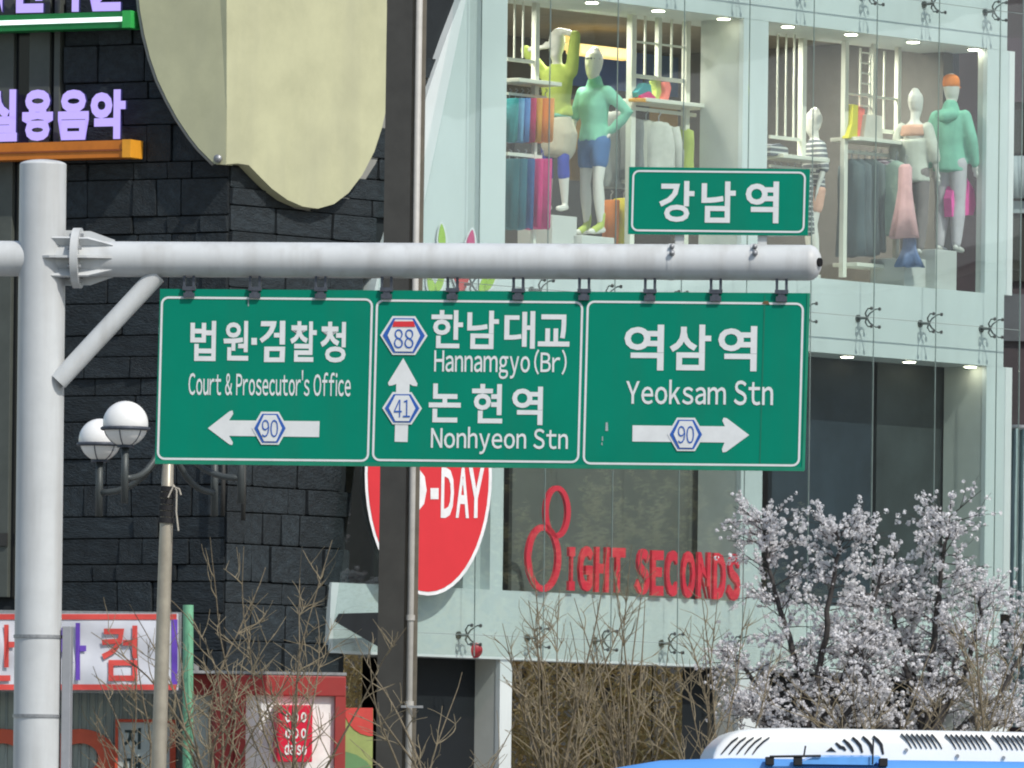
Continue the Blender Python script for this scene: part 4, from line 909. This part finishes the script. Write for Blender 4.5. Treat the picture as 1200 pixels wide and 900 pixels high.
# ================================================================== low shops and banner, bottom left
def low_shops():
    t = thing('low_shop_block', 'low grey green shop block with corrugated shutter below the cloth banner', 'building', LO.pp(100, 1340))
    zt = LO.z(150, 783, 1.0); cor = mat('grey_green_corrugated', (.27, .31, .28), .6, 0, .08, 3, streak=((.2, .22, .2), (4, 4, .5), .4))
    s0, s1 = LO.s(-160, 850, 1.0), LO.s(226, 850, 1.0)
    MB().box(LO, s0, s1, 1.05, 2.4, GZ, zt).build('wall', cor, t)
    n = int((s1 - s0) / .07); m = MB()
    for k in range(n): m.tube([LO.P(s0 + (k + .5) * .07, 1.05, GZ), LO.P(s0 + (k + .5) * .07, 1.05, zt - .02)], .014, 6)
    o = m.build('corrugation', cor, t, True); o['kind'] = 'stuff'
    MB().box(LO, s0, s1 + .0, .95, 2.4, zt + .002, zt + .05).build('roof_edge', mat('roof_zinc', (.35, .35, .34), .6), t)
    red = mat('faded_red_letter', (.55, .10, .05), .6)
    for cx in (3, 94):                     # round painted letters
        n = 28; f = lambda r: [LO.pp(cx + r * 1.25 * math.cos(2 * math.pi * k / n), 888 + r * math.sin(2 * math.pi * k / n), 1.012) for k in range(n)]
        m = MB(); fo, fi = f(34), f(17); ring(m, fo, fi); dv = Vector((0, .03, 0)); ring(m, [p + dv for p in fo], fo); ring(m, fi, [p + dv for p in fi]); m.build('painted_letter', red, t)
    # small framed notice
    q = thing('notice_board', 'small pale notice with red frame and dark characters beside the lamp pole', 'notice', LO.pp(170, 905, .95))
    a, b = LO.s(135, 870, .93), LO.s(206, 870, .93); za, zb = LO.z(170, 960, .93), LO.z(170, 843, .93)
    MB().box(LO, a + .02, b - .02, .935, 1.0, za + .02, zb - .02).build('panel', mat('notice_pale', (.42, .47, .45), .6), q)
    fr = mat('notice_red', (.52, .07, .03), .6)
    for s_a, s_b, z_a, z_b in ((a, a + .025, za, zb), (b - .05, b, za, zb), (a + .025, b - .05, zb - .025, zb), (a + .025, b - .05, za, za + .025)): MB().box(LO, s_a, s_b, .91, .99, z_a, z_b).build('frame', fr, q)
    m = MB(); letter(m, LO, '지', 145, 853, 165, 878, .93, .03); letter(m, LO, '매', 145, 886, 165, 911, .93, .03); m.build('lettering', mat('ink_dark', (.02, .04, .04), .6), q)
low_shops()
def banner():
    t = thing('cloth_banner', 'white cloth banner with red stripes and lettering behind the gantry pole', 'banner', LO.pp(100, 806, .5))
    cl = mat('banner_white', (.58, .60, .66), .8, 0, .06, 4); red = mat('banner_red', (.58, .07, .06), .8); pur = mat('banner_purple', (.13, .06, .42), .8)
    def wv(x, y): return .5 + .010 * math.sin(x * .075 + y * .04) + .010 * math.sin(x * .03 - y * .11) + .004 * math.sin(x * .19 + y * .05)
    def patch(x0, x1, y0, y1, nm, m_, d=0, nx=40, ny=12):
        vs = [LO.pp(x0 + (x1 - x0) * i / nx, y0 + (y1 - y0) * j / ny, wv(x0 + (x1 - x0) * i / nx, y0 + (y1 - y0) * j / ny) + d) for j in range(ny + 1) for i in range(nx + 1)]
        fs = [(j * (nx + 1) + i, (j + 1) * (nx + 1) + i, (j + 1) * (nx + 1) + i + 1, j * (nx + 1) + i + 1) for j in range(ny) for i in range(nx)]
        k = len(vs); vs += [Vector(v) + Vector((0, .006, 0)) for v in vs]; fs += [tuple(reversed([i + k for i in f])) for f in fs]
        return MB().add(vs, fs).build(nm, m_, t, True)
    patch(-90, 209, 719, 809, 'cloth', cl, 0, 120, 24)
    patch(-90, 207, 719.5, 726, 'stripe', red, -.008, 100, 3); patch(-90, 207, 802, 808.5, 'stripe', red, -.008, 100, 3); patch(201, 208, 726, 802, 'edge_stripe', pur, -.008, 4, 20)
    def chars(ch, x0, y0, x1, y1, m_):
        v, f = glyphs(ch, .012); v2 = []
        for u, q in v:
            x = x0 + (x1 - x0) * u; y = y1 + (y0 - y1) * q; v2.append(LO.pp(x, y, wv(x, y) - .02))
        MB().add(v2, f).build('lettering', m_, t)
    chars('안', -26, 732, 17, 798, red); chars('사', 58, 730, 101, 797, pur); chars('컴', 119, 733, 161, 798, red)
    zt = LO.z(100, 716, .55); MB().box(LO, LO.s(-90, 716, .6), LO.s(213, 716, .6), .56, .62, LO.z(100, 812, .6), zt).build('backing_frame', GALV, t)
banner()
def daiso():
    D_ = Fr(320, 79.8, 10)
    red = mat('red_portal_paint', (.30, .030, .028), .5, 0, .12, 3, streak=((.24, .07, .06), (3, 3, 1), .3)); wht = mat('white_portal_panel', (.82, .82, .80), .5)
    t = thing('red_portal', 'red framed shop entrance portal with white panel below the slate wall', 'portal', D_.pp(320, 1340))
    s = lambda x: D_.s(x, 850); z = lambda y: D_.z(330, y)
    MB().box(D_, s(276), s(405), 0, .6, z(815), z(791.5)).build('lintel', red, t, bevel=.008)
    MB().box(D_, s(276), s(288), 0.0, .6, GZ, z(815) - .001).build('jamb', red, t); MB().box(D_, s(393), s(405), 0.0, .6, GZ, z(815) - .001).build('jamb', red, t)
    MB().box(D_, s(288) + .002, s(393) - .002, .06, .5, GZ, z(815) - .002).build('panel', wht, t)
    # the shaded return towards the left
    MB().box(D_, s(225), s(276) - .003, .25, .6, z(815), z(791)).build('return_lintel', red, t); MB().box(D_, s(254), s(276) - .004, .06, .6, GZ, z(791) - .002).build('return_jamb', red, t)
    MB().box(D_, s(226), s(254) - .004, .32, .5, GZ, z(815) - .002).build('return_panel', mat('pale_green_panel', (.42, .50, .46), .6), t)
    MB().box(D_, s(224), s(406), .02, .62, z(791) + .004, z(787)).build('coping', GALV, t)
    q = thing('box_sign', 'red box sign lettered daiso with six small white ovals on the portal', 'shop sign', D_.pp(341, 893, -.1))
    sr = mat('box_sign_red', (.62, .012, .045), .4, 0, .05); sw = mat('box_sign_white', (.75, .75, .73), .5)
    MB().box(D_, s(321), s(363), -.16, .055, z(893), z(826)).build('box', sr, q, bevel=.008)
    for r_ in range(2):
        for c in range(3):
            cx, cy = 337.5 + c * 9.2, 840.5 + r_ * 19; n = 20; wv = -.166
            f = lambda a, b: [D_.pp(cx + a * math.cos(2 * math.pi * k / n), cy + b * math.sin(2 * math.pi * k / n), wv) for k in range(n)]
            m = MB(); ring(m, f(3.2, 6.0), f(1.5, 3.6)); m.build('oval', sw, q)
    letter(MB(), D_, 'daiso', 333.5, 868.5, 359.5, 885, -.166, .03).build('lettering', sw, q)
    # colourful standing panel
    p = thing('colour_panel', 'tall green and red patterned panel left of the dark post base', 'panel', D_.pp(420, 1340, -.05))
    a, b = s(397), s(437.5); MB().box(D_, a, b, .02, .08, GZ, z(829)).build('board', mat('panel_olive_green', (.30, .36, .12), .6), p)
    def arc(cx, cy, r0, r1, m_, w_, nm):
        n = 22; pts = []
        for k in range(n + 1):
            an = math.pi * 2 * k / n; x, y = cx + r1 * math.cos(an), cy + r1 * math.sin(an); pts.append((min(437, max(397.5, x)), min(960, max(829.5, y))))
        MB().sheet([D_.pp(x, y, w_) for x, y in pts[:-1]][::-1]).build(nm, m_, p)
    arc(437, 829, 0, 34, mat('panel_red', (.55, .06, .05), .6), .014, 'red_disc'); arc(397, 930, 0, 50, mat('panel_green', (.13, .26, .11), .6), .012, 'green_disc'); arc(390, 945, 0, 44, mat('panel_blue', (.06, .14, .2), .6), .008, 'blue_disc')
daiso()

# ================================================================== neighbour at the right edge
def neighbour():
    f = Fr(1195, 97, 8)
    t = thing('neighbour_building', 'dark neighbouring building glimpsed past the right end of the glass shop', 'building', f.pp(1195, 1290))
    a, b = f.s(1120, 400), f.s(1270, 400)
    MB().box(f, a, b, 0, 6, GZ, f.z(1190, -400)).build('wall', mat('dark_maroon_wall', (.045, .03, .035), .7, 0, .3, 2), t)
    pale = mat('pale_blue_grey', (.26, .32, .33), .6)
    for y0, y1, m_, nm in ((45, 120, mat('dim_violet', (.06, .035, .05), .5), 'window'), (130, 180, mat('black_window', (.012, .014, .016), .15, 0, .1, 2), 'window'), (236, 250, pale, 'ledge'), (256, 330, mat('black_window', (.012, .014, .016), .15, 0, .1, 2), 'window'), (345, 400, mat('dim_grey', (.09, .09, .1), .5), 'window')):
        MB().box(f, f.s(1150, 200), f.s(1260, 200), -.06, -.002, f.z(1195, y1), f.z(1195, y0)).build(nm, m_, t)
    for x in (1187, 1194, 1201):
        MB().tube([f.pp(x, 183, -.1), f.pp(x + 2, 232, -.1)], .06, 8).build('hanging_cloth', pale, t, True)
    c = thing('hanging_sheet', 'pale blue grey sheet hanging beyond the shop right of the lower column', 'sheet', f.pp(1193, 850, -.2))
    vs, fs = [], []; nx, ny = 24, 16
    for j in range(ny + 1):
        for i in range(nx + 1): vs.append(f.pp(1184 + 40 * i / nx - (4 if j > 10 else 0), 502 + 350 * j / ny, -.25 + .08 * math.sin(i * 1.1 + j * .25)))
    for j in range(ny):
        for i in range(nx): fs.append((j * (nx + 1) + i, (j + 1) * (nx + 1) + i, (j + 1) * (nx + 1) + i + 1, j * (nx + 1) + i + 1))
    MB().add(vs, fs).build('cloth', mat('sheet_blue_grey', (.30, .40, .41), .8), c, True)
    MB().tube([f.pp(1180, 501, -.25), f.pp(1230, 501, -.25)], .03, 8).build('sheet_rod', GALV, c, True)
neighbour()

# ================================================================== trees
def grow(mb_thick, mb_thin, p, d, L, r, depth, rg, tips, up=.25, spread=.6, kids=(2, 4), shrink=.66):
    """One branch as a tapering, wandering tube, then its children."""
    n = max(3, int(L / .16)); pts, rr = [p.copy()], [r]; q = p.copy(); dd = d.normalized()
    for k in range(n):
        dd = (dd + Vector((rg.gauss(0, .09), rg.gauss(0, .09), rg.gauss(0, .05) + up * .06))).normalized(); q = q + dd * (L / n); pts.append(q.copy()); rr.append(r * (1 - .62 * (k + 1) / n))
    (mb_thick if r > .012 else mb_thin).tube(pts, rr, 6 if r > .012 else 4, cap=False)
    if depth == 0: tips.append((pts, r)); return
    for _ in range(rg.randint(*kids)):
        u = rg.uniform(.3, 1.0); i = min(int(u * n), n - 1); b = pts[i]; t = (pts[i + 1] - pts[i]).normalized()
        a = rg.uniform(0, 2 * math.pi); side = t.cross(Vector((math.cos(a), math.sin(a), .1))).normalized()
        nd = (t + side * rg.uniform(.4, 1.0) * spread * 1.4 + Vector((0, 0, up))).normalized()
        grow(mb_thick, mb_thin, b, nd, L * shrink * rg.uniform(.6, 1.1), max(rr[i] * .58, .0032), depth - 1, rg, tips, up, spread, kids, shrink)
def bare_tree(label, px, D, y_fork, stems, y_tip, width_px, seed, spread=.8, kids=8, straight=.5):
    """Many thin wandering stems from a short trunk, each with long fine side twigs."""
    rg = random.Random(seed); f = Fr(px, D, 0); base = f.pp(px, 1300); base.z = GZ; fork = f.pp(px, y_fork)
    t = thing('bare_tree', label, 'tree', base, 'bare twiggy street trees')
    tr = MB(); tr.tube([base, base.lerp(fork, .5) + Vector((rg.uniform(-.03, .03), 0, 0)), fork], [.05, .042, .034], 10); tr.build('trunk', BARK, t, True)
    th, tn = MB(), MB(); H = f.z(px, y_tip) - fork.z; half = width_px * D / F
    def line(mb, p, d, L, r0, r1, wob, lift, n):
        pts = [p.copy()]; q = p.copy(); dd = d.normalized(); kink = Vector((0, 0, 0))
        for k in range(n):
            kink = kink * .5 + Vector((rg.gauss(0, wob), rg.gauss(0, wob), rg.gauss(0, wob * .4)))
            dd = (dd + kink + Vector((0, 0, lift))).normalized(); q = q + dd * (L / n); pts.append(q.copy())
        mb.tube(pts, [r0 + (r1 - r0) * k / n for k in range(n + 1)], 5 if r0 > .006 else 4, cap=False)
        return pts
    for k in range(stems):
        a = (k + rg.uniform(.2, .8)) / stems * 2 - 1; h = H * rg.uniform(.62, 1.05) * (1 - .22 * abs(a))
        d = Vector((a * half * rg.uniform(.9, 1.5), rg.gauss(0, .22), h)); L = d.length
        p0 = fork - Vector((0, 0, rg.uniform(0, .5)))
        pts = line(th, p0, d, L, rg.uniform(.010, .016), .003, .07 * (1 - straight * .6), .012, 14)
        for _ in range(rg.randint(kids - 2, kids + 2)):
            i = rg.randint(2, 12); tdir = (pts[i + 1] - pts[i]).normalized(); an = rg.uniform(0, 2 * math.pi)
            sd_ = Vector((math.cos(an), math.sin(an) * .7, rg.uniform(-.2, .3)))
            p2 = line(tn, pts[i], tdir * (1.0 - spread * .4) + sd_ * spread * rg.uniform(.5, 1.2), rg.uniform(.25, .75) * (1.15 - i / 16), .0052, .0022, .11, .035, 8)
            for _ in range(rg.randint(1, 4)):
                j = rg.randint(1, 7); an = rg.uniform(0, 2 * math.pi); sd2 = Vector((math.cos(an), math.sin(an) * .7, rg.uniform(-.1, .5)))
                line(tn, p2[j], (p2[j + 1] - p2[j]).normalized() * .6 + sd2 * .7, rg.uniform(.1, .32), .0034, .0018, .12, .02, 5)
    th.build('limbs', BARK, t, True); tn.build('twigs', TWIG, t, True, kind='stuff')
    return t
bare_tree('bare branching tree at the left between lamp pole and slate wall', 250, 77.6, 930, 9, 560, 95, 3, .9, 9, .2)
bare_tree('bare twiggy tree in front of the red shop portal', 345, 77.9, 940, 8, 555, 65, 5, .9, 9, .3)
bare_tree('low bare tree in front of the cloth banner', 172, 78.2, 960, 5, 610, 50, 9, .9, 7, .3)
bare_tree('sparse bare tree crossing the foot of the dark post', 505, 77.0, 980, 5, 640, 85, 21, .8, 5, .2)
bare_tree('bare upright tree with straight stems left of the shop sign', 652, 79, 940, 10, 585, 62, 31, .5, 7, 1.2)
bare_tree('bare upright tree with straight stems below the red lettering', 735, 79.3, 945, 10, 580, 62, 37, .5, 7, 1.2)
bare_tree('leaning bare tree left of the cherry blossom', 838, 78.7, 945, 8, 590, 55, 41, .55, 7, 1.1)
bare_tree('bare tree standing in front of the cherry blossom near the bus', 1030, 79.2, 940, 7, 690, 110, 47, .7, 6, .6)
bare_tree('bare tree before the cherry blossom at the right edge', 1150, 79, 930, 9, 628, 62, 53, .6, 7, .7)

def petals(mb, c, r, n, rg):
    for _ in range(n):
        v = Vector((rg.gauss(0, 1), rg.gauss(0, 1), rg.gauss(0, 1))).normalized(); p = c + v * r * rg.uniform(.35, 1)
        a = v.cross(Vector((rg.gauss(0, 1), rg.gauss(0, 1), rg.gauss(0, 1)))).normalized(); b = v.cross(a); h = rg.uniform(.0065, .012)
        mb.v += [tuple(p - a * h * .8 - b * h), tuple(p + a * h * .8 - b * h + v * h * .3), tuple(p + a * h + b * h * .9), tuple(p - a * h + b * h * .9 + v * h * .4)]
        k = len(mb.v) - 4; mb.f.append((k, k + 1, k + 2, k + 3))
def cherry(label, D, base_px, limbs, seed, dens=1.0, low=865, group='cherry trees in blossom'):
    rg = random.Random(seed); f = Fr(base_px, D, 0); base = f.pp(base_px, 1300); base.z = GZ
    t = thing('cherry_tree', label, 'tree', base, group)
    tr = MB(); tr.tube([base, f.pp(base_px, 1050), f.pp(base_px, 860)], [.11, .085, .07], 12); tr.build('trunk', CHERRY_BARK, t, True)
    th, tn, bl, tips = MB(), MB(), MB(), []
    for lb in limbs:
        w0 = rg.uniform(-.5, .5); pts = [f.pp(x, y, w0 * i / max(1, len(lb) - 1)) for i, (x, y) in enumerate(lb)]
        fine = []
        for a, b in zip(pts, pts[1:]):
            for k in range(5): fine.append(a.lerp(b, k / 5) + Vector((rg.gauss(0, .008), rg.gauss(0, .01), 0)))
        fine.append(pts[-1]); m = len(fine); th.tube(fine, [.03 * (1 - .8 * i / m) + .004 for i in range(m)], 8)
        for i in range(3, m):
            u = i / m
            for _ in range(2 if u < .75 else 3):
                a = rg.uniform(0, 2 * math.pi); d = Vector((math.cos(a), math.sin(a) * .9, rg.uniform(-.1, .9)))
                grow(th, tn, fine[i], d, rg.uniform(.3, .65) * (1.05 - .45 * u), .0055, 1, rg, tips, .2, .7, (3, 5), .62)
        tips.append((fine[int(m * .45):], .02))
    for pts, r in tips:
        for a, b in zip(pts, pts[1:]):
            for _ in range(2 if rg.random() < .6 * dens else 1):
                if rg.random() < .92 * dens:
                    c = a.lerp(b, rg.random()) + Vector((rg.gauss(0, .016), rg.gauss(0, .016), rg.gauss(0, .016))); petals(bl, c, rg.uniform(.012, .03), rg.randint(7, 11), rg)
    th.build('limbs', CHERRY_BARK, t, True); tn.build('twigs', CHERRY_BARK, t, True, kind='stuff')
    bl.build('blossom', PETAL, t, kind='stuff')
    return t
cherry('cherry tree in white blossom leaning left beside the shop sign', 83.2, 950, [[(950, 870), (938, 790), (920, 735), (906, 688), (895, 640), (896, 612)], [(950, 880), (962, 780), (972, 700), (985, 645), (980, 620)], [(950, 890), (910, 830), (880, 795), (868, 770)], [(950, 875), (995, 780), (1020, 720), (1035, 665)], [(950, 890), (985, 850), (1015, 800), (1010, 760)], [(950, 900), (915, 860), (895, 840), (875, 835)]], 5)
cherry('denser cherry tree in white blossom behind the bus roof', 83.8, 1085, [[(1085, 870), (1094, 760), (1100, 690), (1108, 640), (1112, 606)], [(1085, 870), (1062, 780), (1045, 720), (1060, 680)], [(1085, 875), (1130, 790), (1150, 720), (1145, 690)], [(1085, 885), (1170, 820), (1200, 760), (1215, 730)], [(1085, 880), (1035, 830), (1008, 780), (1012, 735)], [(1085, 885), (1110, 810), (1125, 750), (1080, 720)], [(1085, 890), (1050, 860), (1020, 845), (990, 850)], [(1085, 890), (1130, 850), (1165, 850), (1195, 840)], [(1085, 890), (1095, 830), (1070, 790), (1075, 750)]], 8)

# ================================================================== seen in the glass: trees and houses across the side street
def mirrored():
    def at_x(px): return (px - 600) / F
    # hedge of dry twigs reflected by the ground floor panes
    rg = random.Random(77); m = MB()
    for k in range(9000):
        p = Vector((rg.uniform(8.2, 9.6), rg.uniform(84.5, 91.5), rg.uniform(1.6, 4.9))); d = Vector((rg.gauss(0, .5), rg.gauss(0, .6), rg.gauss(.5, .6))).normalized() * rg.uniform(.15, .45)
        m.tube([p, p + d * .5 + Vector((rg.gauss(0, .02), rg.gauss(0, .02), 0)), p + d], [.013, .011, .005], 3, cap=False)
    o = m.build('dry_hedge', mat('dry_hedge_twig', (.46, .36, .17), .9, 0, .4, 3), None, label='tall dry brown hedge reflected in the ground floor shop glass', cat='hedge', kind='stuff')
    for k, (x, y, sd_) in enumerate(((13.5, 87.5, 61), (16.0, 89.3, 62))):
        rg = random.Random(sd_); base = Vector((x, y, GZ)); t = thing('cherry_tree', ('nearer', 'farther')[k] + ' blossoming tree reflected in the glass around the red lettering', 'tree', base, 'cherry trees in blossom')
        tr = MB(); tr.tube([base, base + Vector((0, 0, 4.3))], [.12, .08], 10); tr.build('trunk', CHERRY_BARK, t, True)
        th, tn, bl, tips = MB(), MB(), MB(), []
        for q in range(9): grow(th, tn, base + Vector((0, 0, 4.2 - q * .1)), Vector((rg.gauss(0, .5), rg.gauss(0, .5), 1)), 2.0, .04, 3, rg, tips, .2, .6, (3, 4), .6)
        for pts, r in tips:
            for a in pts[1:]:
                if rg.random() < .5: petals(bl, a, .06, 14, rg)
        th.build('limbs', CHERRY_BARK, t, True); tn.build('twigs', TWIG, t, True, kind='stuff'); bl.build('blossom', petal_mat('yellowish_petal', (.8, .76, .5)), t, kind='stuff')
    f = Fr(600, 1, -11); f.o = Vector((40, 105))
    t = thing('far_house', 'pale low house mirrored in the upper shop windows', 'building', Vector((90, 105, GZ)))
    MB().box(f, 0, 110, 0, 10, GZ, 15.5).build('wall', mat('far_house_pale', (.66, .66, .64), .8, 0, .06, .3), t)
    MB().box(f, 0, 110, -.6, -.01, GZ, 11.4).build('added_dark_front', mat('dark_front', (.05, .05, .05), .7, 0, .3, .4), t)  # dark front added so the middle panes reflect something darker
    for zf in (11.6,): MB().box(f, 0, 110, -.25, .02, zf, zf + .3).build('ledge', GALV, t)
    f = Fr(600, 1, -11); f.o = Vector((40, 122))
    t = thing('added_tower', 'unseen brown tower block added to darken the reflection at the top of the shop windows', 'building', Vector((110, 122, GZ)))  # unseen block added to keep bright sky out of the upper reflections
    MB().box(f, 0, 220, 0, 12, GZ, 60).build('wall', mat('tower_brown', (.17, .145, .12), .8, 0, .1, .5), t)
    for zf in range(15, 34, 4):
        for k in range(24): MB().box(f, 6 + k * 8, 11 + k * 8, -.05, .02, zf, zf + 2.2).build('window', mat('tower_window', (.06, .065, .07), .2), t)
mirrored()

# ================================================================== bus
def bus():
    t = thing('bus', 'blue bus with white roof air conditioner passing at the bottom right', 'bus', BU.pp(1100, 1420))
    blue = mat('bus_blue', (.10, .29, .66), .28, 0, .03, 2, spec=.5); wht = mat('bus_white', (.78, .78, .75), .35, 0, .03, 3); slot = mat('slot_black', (.012, .013, .016), .6)
    W_ = 2.4; zr = BU.z(1000, 890, 0); s0 = BU.s(668, 890); s1 = s0 + 10.5
    # rounded roof and body as one shell: side outline of nose, roof, tail
    prof = [(s0 + .02, .45), (s1 - .05, .45), (s1, .8), (s1, zr - .35), (s1 - .15, zr - .05), (s1 - .5, zr), (s0 + 1.1, zr), (s0 + .62, zr - .022), (s0 + .35, zr - .07), (s0 + .15, zr - .22), (s0, zr - .7), (s0 - .06, 1.1), (s0 - .02, .6)]
    secs = [(0, .0), (.0, -.06)]
    rows = [(0.0, .14), (.03, .05), (.10, 0), (W_ - .10, 0), (W_ - .03, .05), (W_, .14)]
    m = MB(); vs = []; n = len(prof); cx, cz = (s0 + s1) / 2, 1.8
    for w_, ins in rows:
        for s, z in prof:
            zz = z - ins if z > cz + .5 else z; ss = s + (ins * .6 if s < cx else -ins * .6); vs.append(BU.P(ss, w_, zz))
    fs = [(i * n + k, i * n + (k + 1) % n, (i + 1) * n + (k + 1) % n, (i + 1) * n + k) for i in range(len(rows) - 1) for k in range(n)] + [tuple(range(n - 1, -1, -1)), tuple(range((len(rows) - 1) * n, len(rows) * n))]
    m.add(vs, fs).build('body', blue, t, True, auto=True)
    gl = mat('bus_window', (.02, .025, .03), .08, 0, .05, 2)
    for k in range(6): MB().box(BU, s0 + .9 + k * 1.55, s0 + 2.35 + k * 1.55, -.012, .02, 1.55, zr - .55).build('window', gl, t)
    for s in (s0 + 2.3, s1 - 2.6):
        c = BU.P(s, .12, .47); q = BU.P(s, -.01, .47); o = MB().tube([c, q], .47, 28).build('tyre', mat('tyre_black', (.02, .02, .02), .9), t, True, auto=True); MB().tube([q, BU.P(s, -.03, .47)], .26, 20).build('rim', GALV, o, True, auto=True)
    # air conditioner: lofted shell along the roof
    a = t; A = [(835.5, 890.5), (836.5, 882), (841, 873), (848, 865.5), (857, 859), (868, 855), (884, 853), (930, 852.6), (1200, 857.5), (1420, 862), (1440, 868), (1448, 890)]
    def P2(x, y, w_): return BU.P(BU.s(x, y, .3), w_, BU.z(x, y, .3))
    yb = 893; m = MB(); rows = []
    for w_, k in ((.30, .0), (.302, .55), (.315, .82), (.36, .95), (.45, 1.0), (1.75, 1.0), (1.95, .9), (2.05, .5), (2.06, 0)):
        rows.append([P2(x, yb + (y - yb) * k, w_) for x, y in A])
    n = len(A); vs = [p for r in rows for p in r]; fs = [(i * n + k, i * n + k + 1, (i + 1) * n + k + 1, (i + 1) * n + k) for i in range(len(rows) - 1) for k in range(n - 1)]
    ac = m.add(vs, fs).build('air_conditioner', wht, t, True)
    def ribbon(pts, th, nm='slot', w_=.296):
        fr, bk = [], []
        L = [Vector((x, y)) for x, y in pts]; lf, rt = [], []
        for i, p in enumerate(L):
            d = (L[min(i + 1, len(L) - 1)] - L[max(i - 1, 0)]).normalized(); q = Vector((-d.y, d.x)) * th * (.5 if 0 < i < len(L) - 1 else .3); lf.append(p + q); rt.append(p - q)
        pl = lf + rt[::-1]; MB().prism([P2(p.x, p.y, w_) for p in pl], [P2(p.x, p.y, w_ + .03) for p in pl]).build(nm, slot, ac)
    for k in range(5): x = 845 + k * 9.2; ribbon([(x, 884), (x + 5.5, 877.5 - k * .3), (x + 13, 869), (x + 20, 864)], 2.1)
    MB().prism([P2(x, y, .296) for x, y in ((968, 880.5), (974, 875.5), (980, 881))], [P2(x, y, .32) for x, y in ((968, 880.5), (974, 875.5), (980, 881))]).build('slot', slot, ac)
    for k, (x, y0, y1) in enumerate(((979.5, 870.5, 879.5), (988.5, 866.5, 881), (999, 864, 882), (1011, 863, 883), (1023.5, 862.5, 884))): ribbon([(x, y0), (x + 5, y0 + 5), (x + 9, y0 + 10 if k else y1 - 3), (x + 11.5, y1)], 4.0)
    for g, (x0, cnt) in enumerate(((1056.5, 7), (1108.5, 8), (1163, 8))):
        for k in range(cnt):
            x = x0 + k * 5.9; y0 = 859.5 + (x - 1056) * .016; ribbon([(x, y0), (x + 5, y0 + 6), (x + 9, y0 + 12), (x + 12, y0 + 17.5)], 1.7)
    for x, y in ((1062, 879), (1122, 886), (1176, 888)):
        c = P2(x, y, .298); MB().tube([c, c + Vector((0, -.012, 0))], .013, 10).build('screw', GALV, ac)
    pts = [(905, 856), (914, 860), (921, 868), (925, 884)]
    # hatch, aerials and cable on the near roof edge
    zz = BU.z(985, 890, .0)
    h = MB(); a0, a1 = BU.s(935, 890), BU.s(1032, 890)
    h.prism([BU.P(a0, -.02, zz - .035), BU.P(a1 - .05, -.02, zz - .035), BU.P(a1, -.02, zz + .02), BU.P(a0 + .1, -.02, zz + .012)], [BU.P(a0, .25, zz - .035), BU.P(a1 - .05, .25, zz - .035), BU.P(a1, .25, zz + .035), BU.P(a0 + .1, .25, zz + .03)]); h.build('roof_hatch', mat('hatch_blue', (.12, .36, .80), .3), t)
    MB().tube([BU.pp(1022.5, 896, -.05), BU.pp(1023.5, 866, -.05)], .006, 8).build('aerial', slot, t)
    MB().tube([BU.pp(942, 886, -.03), BU.pp(944, 874, -.03)], .006, 8).build('aerial', slot, t)
    MB().tube([BU.pp(902, 886.6, -.03), BU.pp(962, 885.8, -.03)], .008, 8).build('roof_bar', slot, t)
    for x in (902, 935, 1035): c = BU.P(BU.s(x, 893), .0, zz - .03); MB().box(BU, BU.s(x - 5, 893), BU.s(x + 5, 893), -.03, .05, zz - .045, zz + .012).build('roof_mount', slot, t, bevel=.005)
bus()
